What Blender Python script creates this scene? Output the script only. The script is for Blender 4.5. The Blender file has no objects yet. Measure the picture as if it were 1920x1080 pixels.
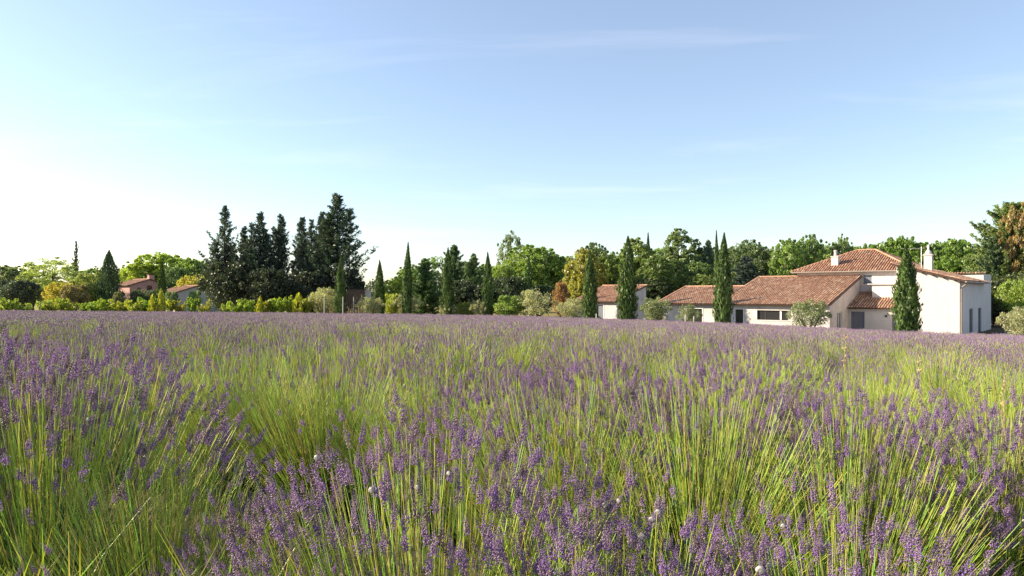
import bpy, math, random
import numpy as np
from mathutils import Vector, Matrix

# ------------------------------------------------------------------ camera, sky, sun, exposure
sc = bpy.context.scene
EYE = 1.1                    # eye height above the soil at the photographer's feet
F = 1280.0                   # focal length in pixels of the 1920 px wide photograph (24 mm)
HY = 550.0                   # image row of the horizon
cam_d = bpy.data.cameras.new('camera')
cam_d.sensor_width = 36.0
cam_d.lens = 24.0
cam_d.shift_y = (HY - 540.0) / 1920.0
cam_d.clip_start = 0.02
cam_d.clip_end = 9000.0
cam = bpy.data.objects.new('camera', cam_d)
sc.collection.objects.link(cam)
cam.location = (0, 0, EYE)
cam.rotation_euler = (math.radians(90), 0, 0)
sc.camera = cam

SUN_EL = math.radians(25.0)
SUN_AZ = math.radians(-83.0)          # measured from the viewing direction (+Y), negative = to the left
sun_dir = Vector((math.sin(SUN_AZ) * math.cos(SUN_EL), math.cos(SUN_AZ) * math.cos(SUN_EL), math.sin(SUN_EL)))

world = bpy.data.worlds.new('World')
sc.world = world
world.use_nodes = True
wt = world.node_tree
wt.nodes.clear()
w_out = wt.nodes.new('ShaderNodeOutputWorld')
w_bg = wt.nodes.new('ShaderNodeBackground')
w_bg.inputs['Strength'].default_value = 0.089
sky = wt.nodes.new('ShaderNodeTexSky')
sky.sky_type = 'NISHITA'
sky.sun_disc = False
sky.sun_elevation = SUN_EL
sky.sun_rotation = SUN_AZ
sky.altitude = 100
sky.air_density = 1.0
sky.dust_density = 0.6
sky.ozone_density = 1.9
# thin cirrus veils: noise on the direction projected to a high flat layer
tc = wt.nodes.new('ShaderNodeTexCoord')
sep = wt.nodes.new('ShaderNodeSeparateXYZ')
wt.links.new(tc.outputs['Generated'], sep.inputs[0])
def wmath(op, a, b=None):
    n = wt.nodes.new('ShaderNodeMath'); n.operation = op
    for i, x in enumerate((a, b)):
        if x is None: continue
        if isinstance(x, (int, float)): n.inputs[i].default_value = x
        else: wt.links.new(x, n.inputs[i])
    return n.outputs[0]
zz = wmath('ADD', wmath('MAXIMUM', sep.outputs['Z'], 0.0), 0.06)
cx = wmath('DIVIDE', sep.outputs['X'], zz)
cy = wmath('DIVIDE', sep.outputs['Y'], zz)
comb = wt.nodes.new('ShaderNodeCombineXYZ')
wt.links.new(wmath('ADD', wmath('MULTIPLY', cx, 0.35), wmath('MULTIPLY', cy, 0.12)), comb.inputs[0])
wt.links.new(wmath('MULTIPLY', cy, 1.1), comb.inputs[1])
nz = wt.nodes.new('ShaderNodeTexNoise')
nz.inputs['Scale'].default_value = 1.1
nz.inputs['Detail'].default_value = 7.0
nz.inputs['Roughness'].default_value = 0.58
nz.inputs['Distortion'].default_value = 0.5
wt.links.new(comb.outputs[0], nz.inputs['Vector'])
cr = wt.nodes.new('ShaderNodeMapRange')
cr.inputs['From Min'].default_value = 0.53
cr.inputs['From Max'].default_value = 0.78
cr.inputs['To Min'].default_value = 0.085
cr.inputs['To Max'].default_value = 0.23
wt.links.new(nz.outputs['Fac'], cr.inputs['Value'])
mixc = wt.nodes.new('ShaderNodeMixRGB')
mixc.inputs[2].default_value = (7.8, 7.4, 7.6, 1)
wt.links.new(cr.outputs[0], mixc.inputs[0])
wt.links.new(sky.outputs[0], mixc.inputs[1])
wt.links.new(mixc.outputs[0], w_bg.inputs['Color'])
wt.links.new(w_bg.outputs[0], w_out.inputs['Surface'])

sun_d = bpy.data.lights.new('sun', 'SUN')
sun_d.energy = 5.0
sun_d.angle = math.radians(0.53)
sun_d.color = (1.0, 0.86, 0.66)
sun = bpy.data.objects.new('sun', sun_d)
sc.collection.objects.link(sun)
sun.rotation_euler = sun_dir.to_track_quat('Z', 'Y').to_euler()
sun.location = (-40, 10, 40)

sc.view_settings.view_transform = 'Standard'
sc.view_settings.look = 'None'
sc.view_settings.gamma = 1.0
sc.view_settings.use_curve_mapping = False
sc.view_settings.exposure = 1.33
sc.cycles.max_bounces = 6
sc.cycles.diffuse_bounces = 3
sc.cycles.transmission_bounces = 4

# ------------------------------------------------------------------ helpers
COL = sc.collection
rad = math.radians

def terrain(X, Y):
    """soil height: the field falls gently away from the photographer, more so to the right"""
    X = np.asarray(X, float); Y = np.asarray(Y, float)
    Yp = np.maximum(Y, 0.0)
    t = np.clip(X / np.maximum(Yp, 5.0), -1.3, 1.3)
    s = np.interp(t, [-1.3, -0.75, -0.3, 0.0, 0.3, 0.66, 1.3], [0.020, 0.0215, 0.025, 0.029, 0.038, 0.053, 0.060])
    fall = Yp * s
    L = 2.25
    k = 0.25
    h = np.clip(0.5 + 0.5 * (L - fall) / k, 0, 1)
    sm = L * (1 - h) + fall * h - k * h * (1 - h) * 0.5
    return -sm

def gz(x, y): return float(terrain(x, y))

def at(px, py, Y):
    return Vector(((px - 960.0) / F * Y, Y, EYE + (HY - py) / F * Y))

def mesh_np(name, V, faces, mats, midx=None, col=None, smooth=False):
    V = np.asarray(V, np.float32)
    me = bpy.data.meshes.new(name)
    faces = [np.asarray(f, np.int32) for f in faces if len(f)]
    me.vertices.add(len(V)); me.vertices.foreach_set('co', V.ravel())
    loops = np.concatenate([f.ravel() for f in faces])
    tot = np.concatenate([np.full(len(f), f.shape[1], np.int32) for f in faces])
    start = np.concatenate([[0], np.cumsum(tot)[:-1]]).astype(np.int32)
    me.loops.add(len(loops)); me.loops.foreach_set('vertex_index', loops)
    me.polygons.add(len(tot)); me.polygons.foreach_set('loop_start', start); me.polygons.foreach_set('loop_total', tot)
    if midx is not None: me.polygons.foreach_set('material_index', np.asarray(midx, np.int32))
    if smooth: me.polygons.foreach_set('use_smooth', np.ones(len(tot), bool))
    for m in (mats if isinstance(mats, (list, tuple)) else [mats]): me.materials.append(m)
    if col is not None:
        a = me.attributes.new('col', 'FLOAT_COLOR', 'POINT')
        c = np.ones((len(V), 4), np.float32); c[:, :3] = col
        a.data.foreach_set('color', c.ravel())
    me.update(calc_edges=True)
    me.validate()
    return me

def link(name, me, parent=None, **props):
    o = bpy.data.objects.new(name, me)
    COL.objects.link(o)
    if parent is not None: o.parent = parent
    for k, v in props.items(): o[k] = v
    return o

def empty(name, loc=(0, 0, 0), rz=0.0, label=None, category=None, group=None):
    o = bpy.data.objects.new(name, None)
    COL.objects.link(o)
    o.location = loc; o.rotation_euler = (0, 0, rz); o.empty_display_size = 0.3
    if label: o['label'] = label
    if category: o['category'] = category
    if group: o['group'] = group
    return o

class MB:
    """collects simple shapes into one mesh"""
    def __init__(s): s.v = []; s.f = []
    def quad(s, *p):
        n = len(s.v); s.v += [tuple(q) for q in p]; s.f.append(tuple(range(n, n + len(p))))
    def box(s, x0, x1, y0, y1, z0, z1):
        n = len(s.v)
        s.v += [(x0, y0, z0), (x1, y0, z0), (x1, y1, z0), (x0, y1, z0), (x0, y0, z1), (x1, y0, z1), (x1, y1, z1), (x0, y1, z1)]
        for q in ((0, 3, 2, 1), (4, 5, 6, 7), (0, 1, 5, 4), (1, 2, 6, 5), (2, 3, 7, 6), (3, 0, 4, 7)): s.f.append(tuple(n + i for i in q))
    def prism(s, poly, d):
        """poly: list of 3D points (planar), extruded by vector d"""
        n = len(s.v); k = len(poly); d = Vector(d)
        s.v += [tuple(p) for p in poly] + [tuple(Vector(p) + d) for p in poly]
        s.f.append(tuple(n + i for i in range(k))); s.f.append(tuple(n + k + i for i in reversed(range(k))))
        for i in range(k):
            j = (i + 1) % k
            s.f.append((n + i, n + k + i, n + k + j, n + j))
    def tube(s, pts, radii, sides=8, cap=True):
        n = len(s.v); pts = [Vector(p) for p in pts]
        if not hasattr(radii, '__len__'): radii = [radii] * len(pts)
        for i, p in enumerate(pts):
            d = (pts[min(i + 1, len(pts) - 1)] - pts[max(i - 1, 0)]).normalized()
            a = d.orthogonal().normalized() if abs(d.z) > 0.99 else d.cross(Vector((0, 0, 1))).normalized()
            b = d.cross(a)
            for k in range(sides):
                an = 2 * math.pi * k / sides
                s.v.append(tuple(p + (a * math.cos(an) + b * math.sin(an)) * radii[i]))
        for i in range(len(pts) - 1):
            for k in range(sides):
                k2 = (k + 1) % sides
                s.f.append((n + i * sides + k, n + i * sides + k2, n + (i + 1) * sides + k2, n + (i + 1) * sides + k))
        if cap:
            s.f.append(tuple(n + k for k in reversed(range(sides))))
            e = n + (len(pts) - 1) * sides
            s.f.append(tuple(e + k for k in range(sides)))
    def mesh(s, name, mat, smooth=False):
        me = bpy.data.meshes.new(name)
        me.from_pydata(s.v, [], s.f); me.materials.append(mat)
        if smooth:
            for p in me.polygons: p.use_smooth = True
        me.update()
        return me
    def build(s, name, mat, parent=None, smooth=False, **props):
        return link(name, s.mesh(name, mat, smooth), parent, **props)

# ------------------------------------------------------------------ materials
def new_mat(name):
    m = bpy.data.materials.new(name); m.use_nodes = True
    nt = m.node_tree; nt.nodes.clear()
    out = nt.nodes.new('ShaderNodeOutputMaterial')
    return m, nt, out

def mat_plain(name, color, rough=0.7, metal=0.0, noise=0.0, nscale=3.0, bump=0.0, bscale=40.0, spec=0.3, color2=None, streak=0.0):
    m, nt, out = new_mat(name)
    b = nt.nodes.new('ShaderNodeBsdfPrincipled')
    b.inputs['Base Color'].default_value = (*color, 1)
    b.inputs['Roughness'].default_value = rough
    b.inputs['Metallic'].default_value = metal
    b.inputs['Specular IOR Level'].default_value = spec
    tcn = nt.nodes.new('ShaderNodeTexCoord')
    if noise > 0 or color2:
        n = nt.nodes.new('ShaderNodeTexNoise'); n.inputs['Scale'].default_value = nscale; n.inputs['Detail'].default_value = 6
        n.inputs['Roughness'].default_value = 0.65
        nt.links.new(tcn.outputs['Object'], n.inputs['Vector'])
        r = nt.nodes.new('ShaderNodeMapRange'); r.inputs['From Min'].default_value = 0.35; r.inputs['From Max'].default_value = 0.68
        nt.links.new(n.outputs['Fac'], r.inputs['Value'])
        mx = nt.nodes.new('ShaderNodeMixRGB')
        mx.inputs[1].default_value = (*color, 1)
        c2 = color2 if color2 else tuple(c * (1 - noise) for c in color)
        mx.inputs[2].default_value = (*c2, 1)
        nt.links.new(r.outputs[0], mx.inputs[0])
        nt.links.new(mx.outputs[0], b.inputs['Base Color'])
    if streak > 0:
        mp = nt.nodes.new('ShaderNodeMapping'); mp.inputs['Scale'].default_value = (2.2, 2.2, .28)
        nt.links.new(tcn.outputs['Object'], mp.inputs['Vector'])
        n3 = nt.nodes.new('ShaderNodeTexNoise'); n3.inputs['Scale'].default_value = 1.6; n3.inputs['Detail'].default_value = 7; n3.inputs['Roughness'].default_value = .7
        nt.links.new(mp.outputs[0], n3.inputs['Vector'])
        r3 = nt.nodes.new('ShaderNodeMapRange'); r3.inputs['From Min'].default_value = .54; r3.inputs['From Max'].default_value = .78; r3.inputs['To Max'].default_value = streak
        nt.links.new(n3.outputs['Fac'], r3.inputs['Value'])
        m3 = nt.nodes.new('ShaderNodeMixRGB'); m3.inputs[2].default_value = (.26, .19, .15, 1)
        nt.links.new(r3.outputs[0], m3.inputs[0]); nt.links.new(mx.outputs[0], m3.inputs[1]); nt.links.new(m3.outputs[0], b.inputs['Base Color'])
    if bump > 0:
        n2 = nt.nodes.new('ShaderNodeTexNoise'); n2.inputs['Scale'].default_value = bscale; n2.inputs['Detail'].default_value = 4
        nt.links.new(tcn.outputs['Object'], n2.inputs['Vector'])
        bp = nt.nodes.new('ShaderNodeBump'); bp.inputs['Strength'].default_value = bump; bp.inputs['Distance'].default_value = 0.02
        nt.links.new(n2.outputs['Fac'], bp.inputs['Height'])
        nt.links.new(bp.outputs[0], b.inputs['Normal'])
    nt.links.new(b.outputs[0], out.inputs['Surface'])
    return m

def mat_leaf(name, use_object_color=True, trans=0.4, gloss=0.05, tgain=(1.25, 1.3, 0.6)):
    """leaf blades: per-leaf colour x plant colour, light passing through them"""
    m, nt, out = new_mat(name)
    at_ = nt.nodes.new('ShaderNodeAttribute'); at_.attribute_name = 'col'
    colr = at_.outputs['Color']
    if use_object_color:
        oi = nt.nodes.new('ShaderNodeObjectInfo')
        mx = nt.nodes.new('ShaderNodeMixRGB'); mx.blend_type = 'MULTIPLY'; mx.inputs[0].default_value = 1.0
        nt.links.new(colr, mx.inputs[1]); nt.links.new(oi.outputs['Color'], mx.inputs[2])
        colr = mx.outputs[0]
    d = nt.nodes.new('ShaderNodeBsdfDiffuse'); nt.links.new(colr, d.inputs['Color'])
    tg = nt.nodes.new('ShaderNodeMixRGB'); tg.blend_type = 'MULTIPLY'; tg.inputs[0].default_value = 1.0
    tg.inputs[2].default_value = (*tgain, 1)
    nt.links.new(colr, tg.inputs[1])
    t = nt.nodes.new('ShaderNodeBsdfTranslucent'); nt.links.new(tg.outputs[0], t.inputs['Color'])
    ms = nt.nodes.new('ShaderNodeMixShader'); ms.inputs[0].default_value = trans
    nt.links.new(d.outputs[0], ms.inputs[1]); nt.links.new(t.outputs[0], ms.inputs[2])
    last = ms
    if gloss > 0:
        g = nt.nodes.new('ShaderNodeBsdfGlossy'); g.inputs['Roughness'].default_value = 0.45; g.inputs['Color'].default_value = (0.9, 0.9, 0.85, 1)
        m2 = nt.nodes.new('ShaderNodeMixShader'); m2.inputs[0].default_value = gloss
        nt.links.new(ms.outputs[0], m2.inputs[1]); nt.links.new(g.outputs[0], m2.inputs[2]); last = m2
    nt.links.new(last.outputs[0], out.inputs['Surface'])
    return m

def mat_attr(name, rough=0.8, nscale=18.0, namt=0.35, bump=0.3):
    """vertex colour (per tile) with mottling"""
    m, nt, out = new_mat(name)
    b = nt.nodes.new('ShaderNodeBsdfPrincipled'); b.inputs['Roughness'].default_value = rough; b.inputs['Specular IOR Level'].default_value = 0.2
    a = nt.nodes.new('ShaderNodeAttribute'); a.attribute_name = 'col'
    tcn = nt.nodes.new('ShaderNodeTexCoord')
    n = nt.nodes.new('ShaderNodeTexNoise'); n.inputs['Scale'].default_value = nscale; n.inputs['Detail'].default_value = 5
    nt.links.new(tcn.outputs['Object'], n.inputs['Vector'])
    r = nt.nodes.new('ShaderNodeMapRange'); r.inputs['To Min'].default_value = 1 - namt; r.inputs['To Max'].default_value = 1 + namt
    r.inputs['From Min'].default_value = 0.3; r.inputs['From Max'].default_value = 0.7
    nt.links.new(n.outputs['Fac'], r.inputs['Value'])
    mx = nt.nodes.new('ShaderNodeMixRGB'); mx.blend_type = 'MULTIPLY'; mx.inputs[0].default_value = 1
    nt.links.new(a.outputs['Color'], mx.inputs[1]); nt.links.new(r.outputs[0], mx.inputs[2])
    nt.links.new(mx.outputs[0], b.inputs['Base Color'])
    nt.links.new(b.outputs[0], out.inputs['Surface'])
    return m

M_plaster = mat_plain('lime_plaster', (0.62, 0.575, 0.545), 0.9, noise=0.12, nscale=0.8, bump=0.25, bscale=9.0, spec=0.1, color2=(0.47, 0.425, 0.395), streak=.55)
M_plaster2 = mat_plain('white_render', (0.57, 0.535, 0.505), 0.9, noise=0.1, nscale=0.7, bump=0.2, bscale=8.0, spec=0.1, color2=(0.51, 0.48, 0.46), streak=.35)
M_pink = mat_plain('pink_render', (0.44, 0.27, 0.235), 0.9, noise=0.2, nscale=0.6, bump=0.2, bscale=6.0, spec=0.1)
M_grey_render = mat_plain('grey_render', (0.42, 0.39, 0.38), 0.9, noise=0.2, nscale=0.6, bump=0.2, bscale=6.0, spec=0.1)
M_shutter = mat_plain('grey_blue_paint', (0.17, 0.185, 0.22), 0.6, noise=0.15, nscale=4)
M_frame = mat_plain('white_paint', (0.66, 0.63, 0.60), 0.6)
M_darkframe = mat_plain('dark_frame', (0.05, 0.045, 0.04), 0.5)
M_wood = mat_plain('brown_wood', (0.15, 0.095, 0.07), 0.8, noise=0.4, nscale=7)
M_palewood = mat_plain('pale_post', (0.55, 0.52, 0.48), 0.8, noise=0.2, nscale=9)
M_zinc = mat_plain('zinc', (0.30, 0.25, 0.21), 0.6, metal=0.1, noise=0.2)
M_dark = mat_plain('interior_dark', (0.02, 0.02, 0.022), 0.9)
M_metal = mat_plain('aerial_metal', (0.6, 0.6, 0.6), 0.4, metal=0.8)
M_tile = mat_attr('clay_tile')
M_underlay = mat_plain('clay_underlay', (0.10, 0.055, 0.042), 0.95, noise=0.4, nscale=4)
M_bark = mat_plain('bark', (0.13, 0.10, 0.075), 0.95, noise=0.4, nscale=6, bump=0.5, bscale=14)
M_darkbark = mat_plain('dark_bark', (0.07, 0.055, 0.045), 0.95, noise=0.4, nscale=6, bump=0.5, bscale=14)
M_leaf = mat_leaf('leaves', trans=0.48)
M_needle = mat_leaf('needles', trans=0.2, gloss=0.04)
M_lav = mat_leaf('lavender_plant', use_object_color=False, trans=0.26, gloss=0.05, tgain=(1.3, 1.25, 0.8))
M_grass = mat_leaf('grass_blade', use_object_color=False, trans=0.45, gloss=0.05)
M_snail = mat_plain('snail_shell', (0.40, 0.37, 0.33), 0.45, noise=0.25, nscale=160, spec=0.5)

def mat_glass():
    m, nt, out = new_mat('window_glass')
    b = nt.nodes.new('ShaderNodeBsdfPrincipled'); b.inputs['Base Color'].default_value = (0.03, 0.03, 0.032, 1)
    b.inputs['Roughness'].default_value = 0.06; b.inputs['Specular IOR Level'].default_value = 0.6
    nt.links.new(b.outputs[0], out.inputs['Surface'])
    return m
M_glass = mat_glass()

def mat_ground():
    m, nt, out = new_mat('field_soil')
    b = nt.nodes.new('ShaderNodeBsdfPrincipled'); b.inputs['Roughness'].default_value = 0.95; b.inputs['Specular IOR Level'].default_value = 0.1
    g = nt.nodes.new('ShaderNodeNewGeometry')
    n1 = nt.nodes.new('ShaderNodeTexNoise'); n1.inputs['Scale'].default_value = 0.35; n1.inputs['Detail'].default_value = 8
    n2 = nt.nodes.new('ShaderNodeTexNoise'); n2.inputs['Scale'].default_value = 25; n2.inputs['Detail'].default_value = 6
    nt.links.new(g.outputs['Position'], n1.inputs['Vector']); nt.links.new(g.outputs['Position'], n2.inputs['Vector'])
    r1 = nt.nodes.new('ShaderNodeValToRGB')
    e = r1.color_ramp.elements
    e[0].position = 0.35; e[0].color = (0.06, 0.045, 0.032, 1); e[1].position = 0.65; e[1].color = (0.14, 0.105, 0.065, 1)
    nt.links.new(n2.outputs['Fac'], r1.inputs[0])
    r2 = nt.nodes.new('ShaderNodeValToRGB')
    e = r2.color_ramp.elements
    e[0].position = 0.38; e[0].color = (0.30, 0.235, 0.10, 1); e[1].position = 0.62; e[1].color = (0.20, 0.20, 0.07, 1)
    nt.links.new(n1.outputs['Fac'], r2.inputs[0])
    # dry straw-coloured meadow beyond the lavender, soil inside it
    sp = nt.nodes.new('ShaderNodeSeparateXYZ'); nt.links.new(g.outputs['Position'], sp.inputs[0])
    mr = nt.nodes.new('ShaderNodeMapRange'); mr.inputs['From Min'].default_value = 77; mr.inputs['From Max'].default_value = 81
    nt.links.new(sp.outputs['Y'], mr.inputs['Value'])
    mx = nt.nodes.new('ShaderNodeMixRGB')
    nt.links.new(mr.outputs[0], mx.inputs[0]); nt.links.new(r1.outputs[0], mx.inputs[1]); nt.links.new(r2.outputs[0], mx.inputs[2])
    nt.links.new(mx.outputs[0], b.inputs['Base Color'])
    bp = nt.nodes.new('ShaderNodeBump'); bp.inputs['Strength'].default_value = 0.6; bp.inputs['Distance'].default_value = 0.03
    nt.links.new(n2.outputs['Fac'], bp.inputs['Height']); nt.links.new(bp.outputs[0], b.inputs['Normal'])
    nt.links.new(b.outputs[0], out.inputs['Surface'])
    return m
M_ground = mat_ground()
M_gravel = mat_plain('pale_gravel', (0.42, 0.38, 0.33), 0.95, noise=0.3, nscale=14, bump=0.5, bscale=60)

# ------------------------------------------------------------------ ground
def build_ground():
    rr = np.concatenate([[0.0], np.geomspace(0.4, 5000, 90)])
    na = 144
    an = np.linspace(0, 2 * np.pi, na, endpoint=False)
    V = [(0, 0, gz(0, 0))]
    R, A = np.meshgrid(rr[1:], an, indexing='ij')
    X = R * np.sin(A); Y = R * np.cos(A); Z = terrain(X, Y)
    Vv = np.stack([X.ravel(), Y.ravel(), Z.ravel()], 1)
    V = np.concatenate([np.array(V), Vv])
    nr = len(rr) - 1
    i, j = np.meshgrid(np.arange(nr - 1), np.arange(na), indexing='ij'); i = i.ravel(); j = j.ravel(); j2 = (j + 1) % na
    q = np.stack([1 + i * na + j, 1 + (i + 1) * na + j, 1 + (i + 1) * na + j2, 1 + i * na + j2], 1)[:, ::-1]
    k = np.arange(na)
    tr = np.stack([np.zeros(na, int), 1 + k, 1 + (k + 1) % na], 1)[:, ::-1]
    me = mesh_np('ground', V, [q, tr], M_ground, smooth=True)
    o = link('ground', me, kind='structure')
    o['label'] = 'brown soil and straw coloured dry meadow'
build_ground()

# ------------------------------------------------------------------ clay tile roofs
TILE_COLS = np.array([(0.36, 0.18, 0.12), (0.41, 0.22, 0.145), (0.30, 0.15, 0.105), (0.46, 0.29, 0.20), (0.25, 0.13, 0.10), (0.52, 0.37, 0.28), (0.37, 0.20, 0.135)])

def inside(poly, x, y):
    c = False; n = len(poly)
    for i in range(n):
        x1, y1 = poly[i]; x2, y2 = poly[(i + 1) % n]
        if (y1 > y) != (y2 > y) and x < (x2 - x1) * (y - y1) / (y2 - y1) + x1: c = not c
    return c

def half_pipe(p0, p1, up, r0, r1, seg=4):
    """verts and faces of one barrel tile from p0 (low end, wider) to p1"""
    d = (p1 - p0).normalized(); s = d.cross(up).normalized(); n = s.cross(d)
    vs = []
    for p, r in ((p0, r0), (p1, r1)):
        for k in range(seg + 1):
            a = math.pi * k / seg
            vs.append(p + s * (math.cos(a) * r) + n * (math.sin(a) * r * 0.8))
    fs = [(k, k + 1, seg + 2 + k, seg + 1 + k) for k in range(seg)]
    fs.append(tuple(range(seg, -1, -1)))
    return vs, fs

def tiles_on(parent, polys, rng, spacing=0.225, course=0.38, ridges=(), tint=(1, 1, 1), name='roof_tiles'):
    """barrel tiles on planar polygons; the first edge of each polygon is its eave (left to right)"""
    V = []; Fc = []; C = []
    def add(vs, fs, c):
        n = len(V); V.extend([tuple(v) for v in vs]); C.extend([c] * len(vs))
        for f in fs: Fc.append(tuple(n + i for i in f))
    for poly in polys:
        P = [Vector(p) for p in poly]
        e = (P[1] - P[0]).normalized()
        nrm = None
        nrm = e.cross(P[-1] - P[0]).normalized()
        up = nrm.cross(e).normalized()
        pl = [((p - P[0]).dot(e), (p - P[0]).dot(up)) for p in P]
        x0 = min(p[0] for p in pl); x1 = max(p[0] for p in pl); y1 = max(p[1] for p in pl)
        ncol = int((x1 - x0) / spacing); nrow = int(y1 / course) + 1
        for i in range(ncol + 1):
            x = x0 + (i + 0.5) * spacing
            for j in range(nrow):
                y = j * course
                if not inside(pl, x, min(y + course * 0.5, y1 - 0.02) if j == nrow - 1 else y + course * 0.5): continue
                jit = rng.normal(0, 0.006, 3)
                a = P[0] + e * (x + jit[0]) + up * (y - 0.05) + nrm * (0.045 + jit[1])
                b = P[0] + e * (x + jit[0] + rng.normal(0, 0.006)) + up * min(y + course, y1) + nrm * (0.02 + jit[2] * 0.5)
                c = (TILE_COLS[rng.integers(len(TILE_COLS))] * .68 + TILE_COLS.mean(0) * .40) * rng.uniform(0.82, 1.14) * np.array(tint) * np.array([.96, 1.03, 1.0])
                vs, fs = half_pipe(a, b, nrm, 0.080, 0.066)
                add(vs, fs, c)
    for (a, b) in ridges:
        a = Vector(a); b = Vector(b); L = (b - a).length; n = max(1, int(L / 0.36))
        for k in range(n):
            p = a.lerp(b, k / n); q = a.lerp(b, (k + 1.15) / n)
            c = np.array((0.46, 0.26, 0.17)) * rng.uniform(0.8, 1.25) * np.array(tint)
            vs, fs = half_pipe(p + Vector((0, 0, 0.06)), q + Vector((0, 0, 0.045)), Vector((0, 0, 1)), 0.13, 0.11)
            add(vs, fs, c)
    me = bpy.data.meshes.new(name); me.from_pydata(V, [], Fc); me.materials.append(M_tile)
    a = me.attributes.new('col', 'FLOAT_COLOR', 'POINT')
    c = np.ones((len(V), 4), np.float32); c[:, :3] = np.array(C); a.data.foreach_set('color', c.ravel())
    me.update()
    o = link(name, me, parent); o['kind'] = 'stuff'
    return o

def roof_slab(parent, polys, th=0.10, name='roof'):
    m = MB()
    for poly in polys:
        P = [Vector(p) for p in poly]
        n = (P[1] - P[0]).cross(P[-1] - P[0]).normalized()
        m.prism([tuple(p) for p in P], -n * th)
    return m.build(name, M_underlay, parent)

def wall_front(m, u0, u1, v, z0, z1, holes=(), depth=0.22, top=None):
    """wall face in the plane v, facing -v, with rectangular openings; top = extra polygon above z1 in (u, z)"""
    us = sorted(set([u0, u1] + [h[0] for h in holes] + [h[1] for h in holes]))
    zs = sorted(set([z0, z1] + [h[2] for h in holes] + [h[3] for h in holes]))
    us = [u for u in us if u0 <= u <= u1]; zs = [z for z in zs if z0 <= z <= z1]
    for a, b in zip(us[:-1], us[1:]):
        for c, d in zip(zs[:-1], zs[1:]):
            um, zm = (a + b) / 2, (c + d) / 2
            if any(h[0] < um < h[1] and h[2] < zm < h[3] for h in holes): continue
            m.quad((a, v, c), (b, v, c), (b, v, d), (a, v, d))
    for h in holes:
        a, b, c, d = h
        m.quad((a, v, c), (a, v, d), (a, v + depth, d), (a, v + depth, c))
        m.quad((b, v, d), (b, v, c), (b, v + depth, c), (b, v + depth, d))
        m.quad((a, v, d), (b, v, d), (b, v + depth, d), (a, v + depth, d))
        m.quad((a, v, c), (a, v + depth, c), (b, v + depth, c), (b, v, c))
    if top: m.quad(*[(u, v, z) for u, z in top])

def wall_side(m, u, v0, v1, z0, z1, holes=(), depth=0.22, top=None, sgn=1):
    """wall face in the plane u, facing +u (sgn 1) or -u"""
    t = MB()
    wall_front(t, v0, v1, 0.0, z0, z1, holes, depth, top)
    n = len(m.v)
    for (a, b, c) in t.v: m.v.append((u - sgn * b, a, c))
    for f in t.f: m.f.append(tuple(n + i for i in (f if sgn > 0 else reversed(f))))

def shutter_panel(parent, u0, u1, v, z0, z1, n, mat, name='shutter', part='board'):
    """closed shutters or a boarded door: n separate vertical boards"""
    r = MB(); r.box(u0, u1, v + 0.03, v + 0.06, z0, z1)
    o = r.build(name, mat, parent)
    w = (u1 - u0) / n
    for k in range(n):
        b = MB(); b.box(u0 + k * w + 0.008, u0 + (k + 1) * w - 0.008, v, v + 0.029, z0 + 0.01, z1 - 0.01)
        b.build(part, mat, o)
    return o

def side_obj(parent, name, mat, u, boxes):
    """boxes on a +u facing wall: (v0, v1, z0, z1, out0, out1) measured outwards from plane u"""
    m = MB()
    for (v0, v1, z0, z1, a, b) in boxes: m.box(u + a, u + b, v0, v1, z0, z1)
    return m.build(name, mat, parent)

# ------------------------------------------------------------------ the villa
rngT = np.random.default_rng(11)
HA = rad(-42.0)                                   # the villa's long front recedes to the left
ZB = EYE - 3.40                                   # its ground level
villa = empty('villa', (34.1, 52.0, ZB), HA, 'low white rendered villa with stepped clay tile roofs at the lavender edge', 'house')
D0 = -0.35                                        # wall foot, a little below the soil
# -- long low wing (front at v=0, from u=-25.6 to -9.4)
w = MB()
holes = [(-15.7, -12.9, 0.98, 1.86), (-17.75, -17.0, 0.05, 1.9), (-22.65, -21.1, 0.05, 1.9)]
wall_front(w, -25.4, -9.4, 0.0, D0, 2.5, holes, 0.25)
wall_side(w, -9.4, 0.0, 9.0, D0, 2.5, [(2.0, 3.5, 0.05, 1.78)], 0.2, top=[(0, 2.5), (9.0, 2.5), (9.0, 4.98)], sgn=1)
wall_side(w, -25.4, 0.0, 5.4, D0, 2.5, (), 0.2, top=[(0, 2.5), (5.4, 2.5), (5.4, 3.98)], sgn=-1)
w.quad((-25.4, 5.4, D0), (-25.4, 5.4, 3.98), (-19.2, 5.4, 3.98), (-19.2, 5.4, D0))
w.quad((-19.2, 9.0, D0), (-19.2, 9.0, 4.98), (-9.4, 9.0, 4.98), (-9.4, 9.0, D0))
w.quad((-19.2, 5.4, D0), (-19.2, 5.4, 3.98), (-19.2, 9.0, 4.98), (-19.2, 9.0, D0))
w.build('wall', M_plaster, villa, label='long low front wall of the wing')
sl = (4.98 - 2.5) / 9.0
def wr(u, v, dz=0.06): return (u, v, 2.5 + sl * v + dz)
polyA = [wr(-25.8, -0.5), wr(-19.2, -0.5), wr(-19.2, 5.5), wr(-25.8, 5.5)]
polyB = [wr(-19.2, -0.5), wr(-9.2, -0.5), wr(-9.2, 9.1), wr(-19.2, 9.1)]
r = roof_slab(villa, [polyA, polyB])
tiles_on(r, [polyA, polyB], rngT, ridges=[(wr(-25.8, 5.5), wr(-19.3, 5.5)), (wr(-19.2, 9.1), wr(-9.2, 9.1)), (wr(-19.2, 5.4), wr(-19.2, 9.1)), (wr(-25.75, -0.5), wr(-25.75, 5.5))])
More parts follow.
